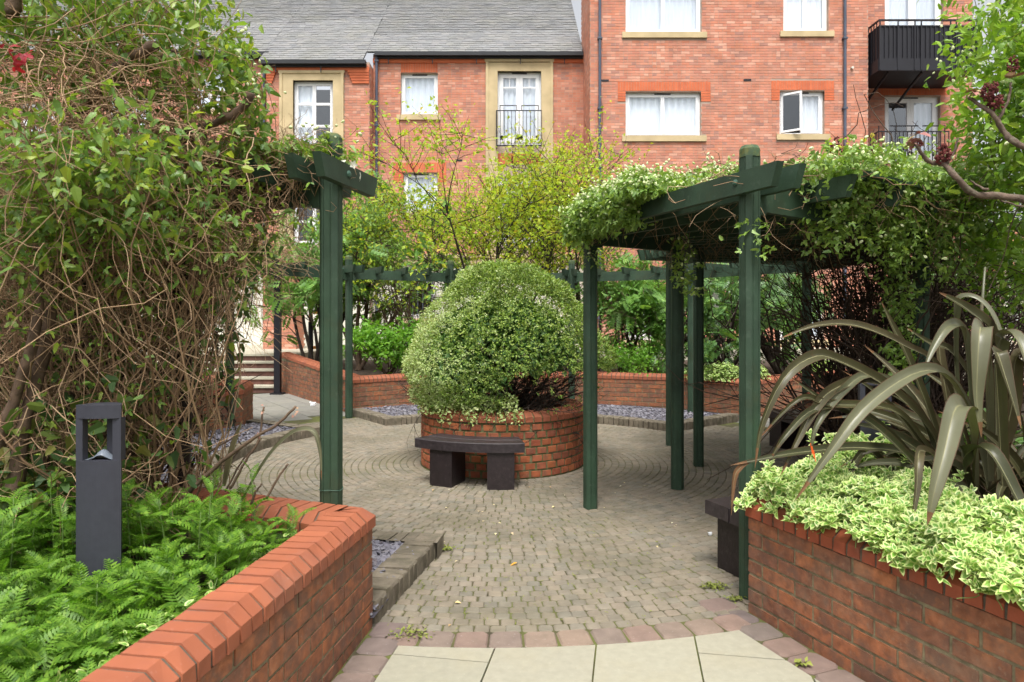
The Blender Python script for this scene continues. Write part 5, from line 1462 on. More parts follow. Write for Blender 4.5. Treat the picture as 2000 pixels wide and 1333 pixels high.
# leaves: (count, centre path, sigma, size)
LP=[];LS=[]
def addl(n,path_,sg,size): LP.append(seg_pts(n,path_,*sg)); LS.append(np.full(n,size))
addl(1900,[(-1.50,3.30,2.74),(-2.0,3.15,2.86),(-2.6,3.1,2.8)],(.22,.20,.16),.062)
addl(1400,[(-1.50,3.25,2.95),(-2.1,3.0,3.1),(-2.9,3.1,3.1)],(.20,.22,.14),.062)
addl(750,[(-1.20,3.45,2.42),(-1.30,3.4,2.62),(-1.42,3.4,2.9)],(.07,.12,.10),.056)
BL=seg_pts(1200,[(-.90,3.6,2.40),(-1.15,3.6,2.42),(-1.45,3.68,2.43),(-1.8,3.8,2.42)],.06,.10,.035)
addl(620,[(-1.75,2.55,2.12),(-1.45,2.75,2.22),(-2.1,2.6,2.2)],(.18,.14,.10),.058)
addl(1300,[(-2.2,2.8,1.95),(-1.9,2.9,2.0),(-1.5,3.1,2.1)],(.22,.12,.14),.056)
addl(850,[(-2.2,3.3,2.1),(-1.7,3.4,2.15),(-1.5,3.4,1.95)],(.25,.20,.22),.056)
addl(600,[(-1.62,3.2,1.2),(-1.9,3.1,1.6),(-2.2,3.2,1.2),(-1.7,3.3,1.8)],(.16,.2,.36),.042)
P=np.concatenate(LP); S_=np.concatenate(LS)
ok=(P[:,1]>2.1)&~((P[:,1]<2.85)&(P[:,2]<1.4))&(vine_edge(P)+rng.normal(0,.015,len(P))<0); P=np.concatenate([P[ok],BL]);S_=np.concatenate([S_[ok],np.full(len(BL),.05)])
Mx=leafM(P,1.0,.55,droop=.5); Mx[:,:3,:3]*=S_[:,None,None]
pieces(vine,'leaf','leaves',T_tri+T_leafL,Mx,mt['leaf_vine'])
LP=[];LS=[]
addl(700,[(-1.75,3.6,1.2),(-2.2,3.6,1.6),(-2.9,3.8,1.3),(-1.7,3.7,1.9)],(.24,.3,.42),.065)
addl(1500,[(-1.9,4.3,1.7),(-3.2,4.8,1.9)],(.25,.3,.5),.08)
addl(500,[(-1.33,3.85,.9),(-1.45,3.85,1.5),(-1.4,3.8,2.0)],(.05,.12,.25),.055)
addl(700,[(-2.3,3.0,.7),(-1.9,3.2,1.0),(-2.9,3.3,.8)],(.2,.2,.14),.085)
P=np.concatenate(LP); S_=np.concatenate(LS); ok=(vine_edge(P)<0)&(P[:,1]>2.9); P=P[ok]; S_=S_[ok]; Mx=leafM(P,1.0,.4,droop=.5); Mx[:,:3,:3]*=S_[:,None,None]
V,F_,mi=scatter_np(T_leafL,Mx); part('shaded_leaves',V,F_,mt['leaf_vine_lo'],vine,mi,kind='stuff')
# buds
n=60; P=np.concatenate([seg_pts(34,[(-1.22,3.4,2.5),(-1.35,3.3,2.95)],.06,.1,.1),seg_pts(26,[(-.8,3.6,2.5),(-1.3,3.55,2.5)],.06,.1,.05)])
pieces(vine,'bud','buds',T_bud,leafM(P,.026,.2),mt['bud'],smooth=True)
for p in ((462,103,3.3),(690,322,3.5),(668,318,3.5),(705,345,3.5)):
    q=W(*p); V,F_,mi=scatter_np(T_flower,leafM(q[None],.028,.5)); part('flower',V,F_,mt['petal'],vine,mi)
# red leaves at the very edge
ac=thing('red_acer',tuple(W(-40,260,2.3)),'spray of crimson acer leaves poking in at the upper left edge','shrub')
P=np.array([W(x,y,2.35) for x,y in ((10,100),(30,90),(45,105),(25,118),(5,112),(52,92),(38,98),(16,88))]); P+=rng.normal(0,.01,P.shape)
V,F_,mi=scatter_np(T_tri,leafM(P,.05,.1,np.tile([0,-1.,0],(len(P),1)),1.2)); part('leaves',V,F_,mt['red_leaf'],ac,mi)
tube_part('twig',[tubes(np.array([[W(-60,140,2.35),W(-20,120,2.35),W(20,104,2.35),W(50,96,2.35)]]),.003,.0015,4)],mt['bark'],ac)

# twiggy climber on the far left pergola corner
v2=thing('climbing_vine',(-3.9,8.9,.1),'dry twiggy climber trailing over the far left corner of the pergola near the steps','climber')
n=520
S=seg_pts(n,[(-3.2,9.6,2.4),(-3.7,9.0,2.4),(-3.95,8.2,2.35)],.15,.2,.12); d=rng.normal(size=(n,3))+np.array([0,0,-.3])
c_=walk(S,d,rng.uniform(.05,.14,n),8,.35,-.06); tube_part('stems',[tubes(c_,.004,.002,3)],mt['twig'],v2,kind='stuff')
n=420
S=seg_pts(n,[(-3.75,8.8,2.3),(-4.0,8.0,2.3)],.10,.3,.12); d=rng.normal(size=(n,3))*.5+np.array([0,0,-1.])
c_=walk(S,d,rng.uniform(.12,.24,n),8,.3,-.08); tube_part('hanging_stems',[tubes(c_,.005,.002,3)],mt['twig'],v2,kind='stuff')
P=np.concatenate([seg_pts(1500,[(-3.4,9.4,2.4),(-3.9,8.6,2.35)],.22,.25,.20),seg_pts(1500,[(-3.85,8.6,2.0),(-3.95,8.2,.9)],.10,.3,.35)])
V,F_,mi=scatter_np(T_leafS,leafM(P,.06,.5)); part('leaves',V,F_,mt['leaf_vine'],v2,mi,kind='stuff')

# ------------------------------------------------------------------ clematis over the right pergola
v3=thing('climbing_clematis',(3.0,5.2,.45),'white-budded clematis spread over the roof of the right-hand pergola and trailing down its front','climber')
def roofpts(n,p0,p1,r0,r1,z0,z1):
    ph=np.radians(rng.uniform(p0,p1,n)); rr=rng.uniform(r0,r1,n)
    zz=rng.uniform(z0,z1,n)+.06*np.sin(ph*13)*np.cos(rr*6)
    return np.stack([C[0]+rr*np.sin(ph),C[1]-rr*np.cos(ph),zz],1)
RP=[roofpts(5200,16,112,1.75,4.25,2.37,2.52),roofpts(1700,24,34,1.8,3.2,2.38,2.58),roofpts(1300,16,30,1.85,2.4,2.34,2.46),roofpts(2200,44,80,3.3,4.4,2.36,2.54)]
P=np.concatenate(RP)
n=6500; ph=np.radians(np.where(rng.random(n)<.6,rng.normal(17.6,1.0,n),rng.normal(20.5,2.2,n))); rr=rng.uniform(1.88,3.2,n)
zz=2.37+rng.normal(0,.055,n)-.05*(rr<2.3)+.03*np.sin(rr*9)+.03*np.sin(rr*23); zz=np.where(rr>2.9,np.maximum(zz,2.36),zz); P=np.concatenate([P,np.stack([C[0]+rr*np.sin(ph),C[1]-rr*np.cos(ph),zz],1)])
P=np.concatenate([P,roofpts(1500,24,36,3.2,4.2,2.38,2.48)])
n=2600; ph=np.radians(rng.normal(18.3,.9,n)); rr=rng.uniform(1.9,2.95,n); P=np.concatenate([P,np.stack([C[0]+rr*np.sin(ph),C[1]-rr*np.cos(ph),2.30+rng.normal(0,.05,n)+.03*np.sin(rr*15)],1)])
n=3800; t=rng.random(n); e0=np.array([1.78,4.02]); e1=np.array([3.45,4.95]); Q=e0+(e1-e0)*t[:,None]
P=np.concatenate([P,np.c_[Q+rng.normal(0,.13,(n,2)),2.34+.2*t+rng.normal(0,.05,n)+.03*np.sin(t*14)]])
P=P[~((P[:,1]<4.2)&(P[:,0]<1.66))&~((P[:,2]<2.26)&(P[:,1]<4.6)&(P[:,0]<1.6)&(rng.random(len(P))<.8))]
# curtain in front of the outer ring, right of the near post
n=4200; t=rng.random(n); a0=np.array([1.85,4.12]); a1=np.array([3.35,4.85]); Q=a0+(a1-a0)*t[:,None]
drop=rng.random(n)**1.6*(.18+.45*t+.18*np.sin(t*19)); Pc=np.c_[Q+rng.normal(0,.09,(n,2)),2.32+.16*t-drop]
n=700; ts=rng.random(n); Pd=np.c_[np.array([2.72,4.78])+rng.normal(0,.06,(n,2)),2.1-rng.random(n)**1.2*1.0]
# sprays at the inner edge
sprays=[]
for (x,y,Z,L_) in ((1330,480,5.4,.45),(1150,470,5.4,.28),(1475,455,3.72,.2),(1352,520,5.0,.30)):
    q=W(x,y,Z); m_=int(60*L_/.3); s_=rng.random(m_)
    sprays.append(np.c_[q[0]+rng.normal(0,.045,m_)+.03*np.sin(s_*9),q[1]+rng.normal(0,.04,m_),q[2]+.08-s_*L_])
P=np.concatenate([P,Pc,Pd]+sprays)
Mx=leafM(P,.050,.6,droop=.35)
pieces(v3,'leaf','leaves',T_tri+T_leafL,Mx,mt['leaf_pergola'])
n=2600; B_=P[rng.integers(0,len(P),n)]+np.c_[rng.normal(0,.02,(n,2)),rng.uniform(.0,.05,n)]
B2=np.concatenate([roofpts(900,18,60,1.8,3.2,2.42,2.56),P[(P[:,2]>2.36)][::5]+np.array([0,-.02,.04])])
pieces(v3,'bud','buds',T_bud,leafM(np.concatenate([B_,B2]),.027,.3),mt['bud'],limit=200)
for p in ((1352,577,5.0),(1396,580,5.0),(1343,370,5.2),(1190,400,5.4),(1320,372,5.2),(1430,352,4.7),(1260,392,5.3),(1398,600,5.0)):
    q=W(*p); V,F_,mi=scatter_np(T_flower,leafM(q[None],.034,.5,np.array([[0,-1.,0]]),1.5)); part('flower',V,F_,mt['petal'],v3,mi)
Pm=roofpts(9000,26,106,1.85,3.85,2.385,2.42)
V,F_,mi=scatter_np(T_leafL,leafM(Pm,.11,2.6)); part('light_blocking_leaf_mat',V,F_,mt['leaf_vine_lo'],v3,mi,kind='stuff')  # dense leaf layer added to stop daylight leaking through the laths
n=900; S=roofpts(n,20,110,1.8,4.1,2.32,2.42); d=rng.normal(size=(n,3))*np.array([1,1,.15])
c_=walk(S,d,rng.uniform(.03,.07,n),8,.35,-.06)
n=260; S=roofpts(n,20,80,1.9,4.0,2.28,2.33); d=rng.normal(size=(n,3))*.5+np.array([0,0,-.6]); c2_=walk(S,d,rng.uniform(.03,.08,n),8,.45,-.02)
n=150; t=rng.random(n); S=np.c_[a0+(a1-a0)*t[:,None]+rng.normal(0,.08,(n,2)),np.full(n,2.35)]; d=rng.normal(size=(n,3))*.6+np.array([0,0,-.7]); c3_=walk(S,d,rng.uniform(.02,.06,n),10,.42,-.05)
tube_part('stems',[tubes(c_,.003,.0015,3),tubes(c2_,.0024,.001,3),tubes(c3_,.0022,.001,3)],mt['twig'],v3,kind='stuff')
# dark stem thicket under the right side
n=620
S=seg_pts(n,[(3.0,5.4,.46),(3.6,6.4,.46),(4.0,6.8,.46)],.22,.3,.01); d=rng.normal(size=(n,3))*.35+np.array([0,0,1.])
c_=walk(S,d,rng.uniform(.16,.28,n),9,.26,.03)
n=800
S=seg_pts(n,[(2.7,5.2,1.9),(3.5,6.0,1.9),(4.3,6.4,1.6)],.2,.3,.45); d=rng.normal(size=(n,3))
c2_=walk(S,d,rng.uniform(.06,.16,n),8,.4,0)
tube_part('woody_stems',[tubes(c_,rng.uniform(.005,.016,620),.003,4),tubes(c2_,rng.uniform(.003,.007,800),.002,3)],mt['twig_dark'],v3,kind='stuff')

# ------------------------------------------------------------------ leafy climber / tree at the right edge
v4=thing('leafy_tree',(4.7,4.3,.45),'bright green budding tree filling the right edge of the view','tree')
P=[]
P.append(seg_pts(5200,[(3.05,3.9,2.45),(3.0,3.8,2.9),(3.15,3.8,3.35)],.22,.35,.22))
P.append(seg_pts(4200,[(3.5,4.4,2.3),(3.4,4.2,3.3),(3.7,4.2,3.8)],.32,.35,.3))
P.append(seg_pts(1800,[(3.3,4.8,1.9),(3.9,5.0,2.1)],.25,.3,.2))
P=np.concatenate(P)
lim=.63+.02*np.sin(P[:,2]*11)+.015*np.sin(P[:,2]*29)+np.where(P[:,2]>2.75,-.0,.02)
P=P[(P[:,0]/P[:,1]>lim)&(P[:,1]>2.8)]
pieces(v4,'leaf','leaves',T_leafL,leafM(P,.062,.5,droop=.3),mt['leaf_right'])
n=1500; B_=P[rng.integers(0,len(P),n)]+rng.normal(0,.03,(n,3)); pieces(v4,'bud','buds',T_bud,leafM(B_,.026,.3),mt['bud'],limit=150)
n=200; S=seg_pts(n,[(3.2,4.1,2.2),(3.4,4.1,3.3)],.2,.3,.2); c_=walk(S,rng.normal(size=(n,3))+np.array([-.3,-.2,.3]),rng.uniform(.06,.12,n),8,.25,0)
n=8; S=np.tile([4.7,4.3,.45],(n,1))+rng.normal(0,.12,(n,3))*[1,1,0]; t_=walk(S,rng.normal(size=(n,3))*.2+np.array([0,0,1.]),.42,8,.12,.02)
c_=c_[((c_[...,0]/c_[...,1])>.66).all(1)]
tube_part('branches',[tubes(c_,.005,.002,3),tubes(t_,.03,.012,6)],mt['bark'],v4)

# sumac branches with fruit heads
def sumac(label,limbs,heads,base):
    t=thing('sumac',tuple(base),label,'tree')
    for (pts,r0,r1) in limbs:
        P=np.array([W(*p) for p in pts]); K=len(P); tt=np.linspace(0,K-1,K*4); Q=[]
        for u_ in tt:
            i=min(int(u_),K-2); f=u_-i; p0=P[max(i-1,0)];p1=P[i];p2=P[i+1];p3=P[min(i+2,K-1)]
            Q.append(.5*((2*p1)+(-p0+p2)*f+(2*p0-5*p1+4*p2-p3)*f*f+(-p0+3*p1-3*p2+p3)*f**3))
        Q=np.array(Q)+rng.normal(0,.002,(len(tt),3))
        MB().tube(Q,np.linspace(r0,r1,len(tt))*(1+.10*np.sin(tt*6)),7).build('branch',mt['bark_sumac'],t,smooth=True)
    for (x,y,Z,s,tall) in heads:
        c=W(x,y,Z); n=90; u_=nrm(rng.normal(size=(n,3))); Pp=c+u_*np.array([s,s,s*tall])*rng.uniform(.6,1,(n,1))
        Mx=leafM(Pp,s*.55,.2,u_,1.5); V,F_,mi=scatter_np(T_bud,Mx); part('fruit_head',V,F_,mt['sumac'],t,mi)
    return t
s1=sumac('sumac branches with dark red cone-shaped fruit heads reaching in from the right edge',
  [([(2040,395,2.9),(1960,385,2.95),(1900,378,3.0),(1870,350,3.0),(1845,322,3.05),(1820,318,3.1),(1800,300,3.1),(1788,278,3.1)],.018,.007),
   ([(1845,322,3.05),(1862,300,3.05),(1872,270,3.05)],.008,.004),([(1930,372,2.95),(1905,360,3.0),(1895,352,3.0)],.006,.003),
   ([(2040,300,2.9),(1985,280,2.95),(1958,255,3.0),(1940,225,3.0),(1905,200,3.05),(1890,190,3.05)],.016,.006),([(1950,235,3.0),(1968,200,3.0),(1975,160,3.0)],.008,.004),
   ([(2040,410,3.3),(1980,400,3.3),(1940,385,3.3)],.006,.003)],
  [(1842,302,3.05,.034,1.3),(1795,282,3.1,.015,1.2),(1945,200,3.0,.034,1.1),(1928,180,3.0,.026,1.6),(1978,128,3.0,.024,1.7),(1942,172,3.0,.02,1.4)],(4.0,3.0,.45))
for (x,y,Z) in ((1788,270,3.1),(1780,282,3.1),(1985,150,3.0),(1902,180,3.05),(1795,262,3.1),(1910,176,3.05)):
    q=W(x,y,Z); V,F_,mi=scatter_np(T_leafL,leafM(np.tile(q,(4,1)),.05,1.5)); part('shoot',V,F_,mt['sumac_shoot'],s1,mi)
s2=sumac('distant sumac with upright dark red fruit heads in front of the lower balcony',
  [([(1680,430,7.5),(1668,360,7.5),(1650,325,7.5),(1632,300,7.5),(1622,290,7.5)],.025,.012),([(1655,330,7.5),(1645,300,7.5),(1634,282,7.5)],.014,.008),([(1662,345,7.5),(1668,320,7.5),(1666,310,7.5)],.012,.008),
   ([(1700,430,7.5),(1698,350,7.5),(1700,310,7.5)],.02,.012)],
  [(1622,290,7.5,.035,1.6),(1634,278,7.5,.035,1.9),(1646,297,7.5,.04,1.8),(1666,312,7.5,.035,1.7),(1657,318,7.5,.03,1.6),(1702,300,7.5,.035,1.8),(1694,325,7.5,.035,2.2),(1710,318,7.5,.03,1.6)],(5.0,7.5,.45))
P=np.array([W(x,y,7.5) for x,y in ((1640,290),(1628,300),(1700,295),(1712,290),(1655,305),(1690,300),(1668,330),(1640,312))]).repeat(8,0)+rng.normal(0,.07,(64,3))
V,F_,mi=scatter_np(T_leafL,leafM(P,.09,.6)); part('young_leaves',V,F_,mt['leaf_yellow'],s2,mi)
# fine tree at the far right over the cream wing
shrub('leafy_shrub',(6.6,8.6,.46),'loose-branched shrub in front of the cream wing at the far right','shrub',stems=9,H=3.3,spread=.5,trunk_r=.03,lv=((7,.9),(6,.5)),leaf=T_leafL,leafmat='leaf_mid',nleaf=2600,size=.10,barkmat='bark_dark',jit=.05)
shrub('leafy_shrub',(4.9,7.6,.46),'twiggy green shrub behind the thicket under the right pergola','shrub',stems=9,H=2.4,spread=.5,trunk_r=.03,lv=((7,.9),(6,.5)),leaf=T_leafL,leafmat='leaf_dark',nleaf=900,size=.09,barkmat='bark_dark',jit=.05)
shrub('low_ground_shrub',(3.2,4.3,.46),'low green weeds under the flax in the right planter','shrub',stems=20,H=.55,spread=1.6,trunk_r=.004,lv=((5,.9),(4,.5)),leaf=T_leafL,leafmat='leaf_mid',nleaf=900,size=.075,jit=.06)

# ------------------------------------------------------------------ flax
flax=thing('new_zealand_flax',(2.5,3.6,.46),'large olive-bronze flax with long arching strap leaves in the right planter','plant')
def catmull(P,m):
    P=np.array(P); K=len(P); Q=[]
    for u_ in np.linspace(0,K-1,m):
        i=min(int(u_),K-2); f=u_-i; p0=P[max(i-1,0)];p1=P[i];p2=P[i+1];p3=P[min(i+2,K-1)]
        Q.append(.5*((2*p1)+(-p0+p2)*f+(2*p0-5*p1+4*p2-p3)*f*f+(-p0+3*p1-3*p2+p3)*f**3))
    return np.array(Q)
def ribbon(P,w,roll=0.6,mat='flax',m=26,base=.5,label=None,facing=None,blunt=0):
    Q=catmull(P,m); T=nrm(np.gradient(Q,axis=0))
    if facing is None: facing=np.array([-.1,-.75,.65])
    s0=nrm(np.cross(T,np.tile(facing,(m,1))))
    nn=nrm(np.cross(s0,T))
    ph=np.linspace(0,1,m)*roll
    side=s0*np.cos(ph)[:,None]+nn*np.sin(ph)[:,None]; nn=nrm(np.cross(side,T))
    t=np.linspace(0,1,m); wd=w*np.minimum(1,(base+(1-base)*t/.3))*np.where(t>.55,np.maximum(blunt,1-((t-.55)/.45)**1.7),1)
    fold=.34*np.exp(-t*1.2)+.16
    U_=(-.5,-.465,-.25,-.028,.028,.25,.465,.5); V=[]
    wav=1+.05*np.sin(np.linspace(0,1,m)*rng.uniform(9,16)+rng.uniform(0,6))
    for k in range(m):
        for u in U_:
            h=abs(u)*2; V.append(Q[k]+side[k]*wd[k]*u*wav[k]+nn[k]*wd[k]*fold[k]*h**1.3)
    V=np.array(V); n_=8; tipk=m-3
    cols={0:[],1:[],2:[],3:[]}
    for k in range(m-1):
        for i in range(7):
            mi_=3 if k>=tipk else (2 if i in (0,6) else 1 if i==3 else 0)
            cols[mi_].append((k*n_+i,k*n_+i+1,(k+1)*n_+i+1,(k+1)*n_+i))
    return part('leaf',V,[np.array(cols[c]) for c in range(4)],[mt[mat],mt['flax_rib'],mt['flax_edge'],mt['flax_dead']],flax,[0,1,2,3],True,label=label)
hand=[([(1900,960,3.3),(1895,850,3.1),(1885,800,2.85),(1865,800,2.65),(1845,880,2.55),(1825,960,2.5),(1811,1027,2.5)],.105,0,'flax_pale'),
 ([(1930,940,3.4),(1925,760,3.2),(1918,655,3.0),(1914,645,2.85),(1910,700,2.8),(1908,780,2.8),(1917,856,2.8)],.10,0,'flax_pale'),
 ([(1960,900,3.5),(1955,760,3.4),(1938,655,3.3),(1890,605,3.2),(1833,571,3.2)],.085,.3,'flax'),
 ([(1930,960,3.5),(1900,830,3.4),(1850,740,3.2),(1790,728,3.0),(1690,795,2.85),(1620,885,2.8),(1550,982,2.8)],.085,.2,'flax_pale'),
 ([(1900,900,3.7),(1838,729,3.6),(1766,675,3.5),(1676,637,3.4),(1595,636,3.3),(1525,661,3.3)],.055,.2,'flax'),
 ([(1860,920,3.5),(1800,820,3.4),(1725,751,3.3),(1640,706,3.2),(1590,697,3.1),(1532,738,3.0),(1487,832,3.0),(1474,918,3.0)],.068,.5,'flax'),
 ([(1850,950,3.5),(1780,890,3.4),(1685,875,3.3),(1600,880,3.2),(1527,889,3.1),(1424,910,3.1)],.058,.1,'flax'),
 ([(1470,900,3.1),(1447,913,3.1),(1434,936,3.1),(1428,1008,3.1)],.03,.3,'flax_dead'),
 ([(1870,940,3.6),(1790,800,3.5),(1700,745,3.4),(1630,760,3.3),(1590,800,3.2),(1555,865,3.15),(1523,932,3.1)],.062,.4,'flax'),
 ([(1860,950,3.7),(1820,820,3.7),(1775,702,3.7),(1745,640,3.7),(1721,589,3.7)],.05,.3,'flax'),
 ([(1900,900,3.5),(1892,740,3.4),(1878,645,3.3),(1850,640,3.2),(1822,680,3.15),(1805,722,3.1)],.065,.2,'flax_pale'),
 ([(1880,900,3.6),(1865,700,3.5),(1868,600,3.4),(1890,580,3.35),(1925,598,3.3),(1953,649,3.25),(1968,728,3.2)],.045,.2,'flax_pale'),
 ([(1950,940,3.4),(1945,760,3.3),(1955,665,3.2),(1985,660,3.1),(2010,730,3.0),(2012,820,3.0)],.085,.3,'flax_pale'),
 ([(1960,980,3.2),(1950,800,3.1),(1945,690,3.0),(1965,740,2.95),(1995,840,2.9)],.08,.2,'flax'),
 ([(1900,980,3.3),(1880,900,3.2),(1930,880,3.0),(1990,980,2.9),(2030,1060,2.8)],.08,.2,'flax'),
 ([(1850,980,3.3),(1760,880,3.3),(1690,820,3.3),(1620,790,3.3),(1540,735,3.3)],.05,.2,'flax'),
 ([(1840,960,3.5),(1740,850,3.4),(1660,800,3.3),(1590,800,3.2),(1535,850,3.1),(1500,905,3.1)],.05,.3,'flax'),
 ([(1850,960,3.3),(1830,900,3.2),(1800,880,3.1),(1793,900,3.0),(1790,960,2.95),(1775,1060,2.9)],.05,.2,'flax'),
 ([(1850,950,3.6),(1780,780,3.5),(1700,735,3.4),(1650,760,3.3),(1595,830,3.2),(1580,900,3.2)],.055,.3,'flax_pale'),
 ([(1870,950,3.5),(1800,860,3.4),(1740,800,3.3),(1620,790,3.25),(1560,780,3.2),(1480,860,3.2)],.05,.3,'flax'),
 ([(1880,960,3.7),(1850,780,3.7),(1835,680,3.7),(1850,640,3.7)],.06,.2,'flax'),
 ([(1900,960,3.6),(1905,780,3.6),(1860,690,3.5),(1815,670,3.5),(1770,640,3.5)],.05,.3,'flax'),
 ([(1935,960,3.5),(1975,800,3.4),(1985,700,3.3),(2030,680,3.2)],.08,.3,'flax'),
 ([(1790,970,3.6),(1720,900,3.6),(1690,880,3.6),(1660,920,3.5),(1640,980,3.5)],.05,.3,'flax')]
for (pts,w,roll,m_) in hand:
    ribbon([W(*p) for p in pts],w*(.74 if m_=='flax_pale' and w>.07 else .80),roll,m_)
for k in range(64):
    an=rng.uniform(0,2*math.pi); L_=rng.uniform(.8,1.25); lean=rng.uniform(.2,.75)
    b=np.array([2.55,3.65,.46])+np.array([rng.normal(0,.16),rng.normal(0,.16),0]); hd=np.array([math.cos(an),math.sin(an),0])
    if hd[1]<-.3: L_*=.75
    P=[b]; el=1.35-lean*.5
    for s_ in range(5):
        P.append(P[-1]+(hd*math.cos(el)+np.array([0,0,math.sin(el)]))*L_/5); el-=lean*.55
    ribbon(P,rng.uniform(.035,.07),rng.uniform(-.6,.6),'flax' if rng.random()<.9 else 'flax_pale',facing=np.array([hd[0]*.5,hd[1]*.5-.6,.6]))
# upright pale stalk and dead litter at the base
MB().tube([W(1908,700,3.5),W(1916,620,3.5),W(1924,522,3.5)],[.011,.009,.005],7).build('flower_stalk',mt['flax_pale'],flax,smooth=True)
n=260; S=seg_pts(n,[(2.2,3.4,.5),(2.7,3.2,.5)],.18,.15,.06); c_=walk(S,rng.normal(size=(n,3))*np.array([1,1,.5]),rng.uniform(.02,.05,n),6,.3,0)
tube_part('dead_litter',[tubes(c_,.004,.0015,3)],mt['twig_dark'],flax,kind='stuff')
for (x,y) in ((1586,872),(1589,880),(1583,866)): MB().tube([W(x,y,3.1),W(x+4,y+22,3.1)],.002,4).build('orange_streak',mt['orange'],flax)

# ------------------------------------------------------------------ variegated euonymus on the right planter
eu=thing('variegated_euonymus',(2.0,2.6,.5),'low variegated euonymus with cream-edged leaves spilling over the right planter wall','shrub')
n=13500; t=rng.uniform(-.06,2.9,n); inw=rng.uniform(-.07,.62,n)
inn_=-nB; base=B0+dB*t[:,None]+inn_*inw[:,None]
env=.62+.13*np.sin(np.clip((inw+.10)/.5,0,1)*1.9)+.028*np.sin(t*13)+.025*np.sin(inw*19+t*7)
over=(inw<0); z=env-rng.random(n)**1.5*.12
z=np.where(over,.67-np.abs(inw)*.6-rng.random(n)**1.5*.07-.02*np.sin(t*9),z)
z-=np.clip((.12-t)/.2,0,1)*.06
ok=~(over&(rng.random(n)<np.clip(.9-t*.5,0,.75)))&~((inw<.07)&(t<.12)&(rng.random(n)<.65))
P=np.c_[base,z][ok]
# bump of taller shoots behind
n2=800; c0=W(1700,905,3.75); P2=c0+rng.normal(size=(n2,3))*np.array([.16,.12,.07]); P2[:,2]=np.maximum(P2[:,2],.55)
shoots=[]
for (x0,y0,x1,y1,Z) in ((1470,925,1520,945,3.4),(1650,880,1660,930,3.7),(1745,870,1735,930,3.7),(1700,865,1700,930,3.7),(1880,940,1860,985,3.2),(1815,915,1820,965,3.5),(1500,925,1530,945,3.45)):
    a_,b_=W(x0,y0,Z),W(x1,y1,Z); f=rng.random(26)[:,None]; shoots.append(a_+(b_-a_)*f+rng.normal(0,.018,(26,3)))
P=np.concatenate([P,P2]+shoots)
def rosettes(Pc_,per,size,axis_bias):
    """whorls of leaves round shoot tips"""
    n_=len(Pc_); ax=nrm(rng.normal(size=(n_,3))*.45+axis_bias); A=np.repeat(ax,per,0); Pp=np.repeat(Pc_,per,0)
    t1=nrm(np.cross(A,rng.normal(size=(n_,3)).repeat(per,0))); t2=np.cross(A,t1)
    k=np.tile(np.arange(per),n_); th=k*2.4+rng.normal(0,.3,len(k)); el=.15+.75*(k/per)+rng.normal(0,.15,len(k))
    y=nrm((t1*np.cos(th)[:,None]+t2*np.sin(th)[:,None])*np.cos(el)[:,None]+A*np.sin(el)[:,None])
    x=nrm(np.cross(y,A)); z=np.cross(x,y); s_=size*np.repeat(rng.uniform(.8,1.2,n_),per)*(1.1-.45*k/per)*rng.uniform(.9,1.1,len(k))
    return xf(Pp+A*(k*.0025)[:,None],x,y,z,s_,s_,s_)
sel=rng.permutation(len(P))[:int(len(P)*.30)]; P=P[sel]
Mx=rosettes(P,7,.043,np.array([nB[0]*.4,nB[1]*.4-.35,1.]))
pieces(eu,'leaf','leaves',T_euo,Mx,[mt['euo_green'],mt['euo_cream']])
n=500; S=P[rng.integers(0,len(P),n)]-np.array([0,0,.06]); c_=walk(S,rng.normal(size=(n,3))*.6+np.array([0,-.2,.6]),.02,5,.25,0)
tube_part('stems',[tubes(c_,.0022,.0014,3)],mt['fern_stem'],eu,kind='stuff')

# ------------------------------------------------------------------ tansy in the left planter
def frond_t(seed):
    r_=np.random.default_rng(seed); V=[];F=[]; nst=11; dr=r_.uniform(.15,.55)
    def z(y): return -dr*y*y
    # rachis
    for k in range(6):
        y=k/5; V+=[(-.012,y,z(y)),(.012,y,z(y))]
    F+=[(2*k,2*k+1,2*k+3,2*k+2) for k in range(5)]
    for k in range(nst):
        y=.12+.84*k/(nst-1); L_=.27*math.sin(math.pi*min(.97,(y*.88+.10)))**.8+.02
        for sg in (-1,1):
            b=len(V); yy=y+r_.uniform(-.01,.01); fw=.26
            # toothed leaflet: 3 small lobes
            x1=sg*L_; 
            pts=[(0,yy-.022,0),(sg*L_*.35,yy-.028+L_*fw*.4,.02),(sg*L_*.45,yy-.05+L_*fw*.3,.02),(sg*L_*.7,yy-.012+L_*fw*.7,.02),(x1,yy+.02+L_*fw,-.02),(sg*L_*.68,yy+.045+L_*fw*.7,.02),(sg*L_*.42,yy+.055+L_*fw*.4,.02),(0,yy+.03,0)]
            V+=[(p[0],yy+(p[1]-yy)*.72+abs(p[0])*.25,z(p[1])+p[2]*.6+abs(p[0])*.25) for p in pts]
            q=[(b,b+1,b+6,b+7),(b+1,b+3,b+5,b+6),(b+3,b+4,b+5),(b+1,b+2,b+3)]
            F+=[tuple(reversed(f)) if sg<0 else f for f in q]
    return T_(V,F)
T_frond=[frond_t(s) for s in range(6)]
frond_meshes=[np_mesh('frond',V,P_,mt['fern'],mi) for (V,P_,mi) in T_frond]
spots=[]
tries=0
while len(spots)<128 and tries<9000:
    tries+=1
    y=rng.uniform(1.55,3.20); xw=A0[0]+dA[0]*(A0[1]-y)
    x=rng.uniform(-2.35,xw-.29)
    if (x+1.605)**2+(y-2.66)**2<.012: continue
    if x<-y*.80: continue
    if all((x-a)**2+(y-b)**2>.0062 for a,b in spots): spots.append((x,y))
hid_label='feathery bright green tansy plant in the left brick planter'
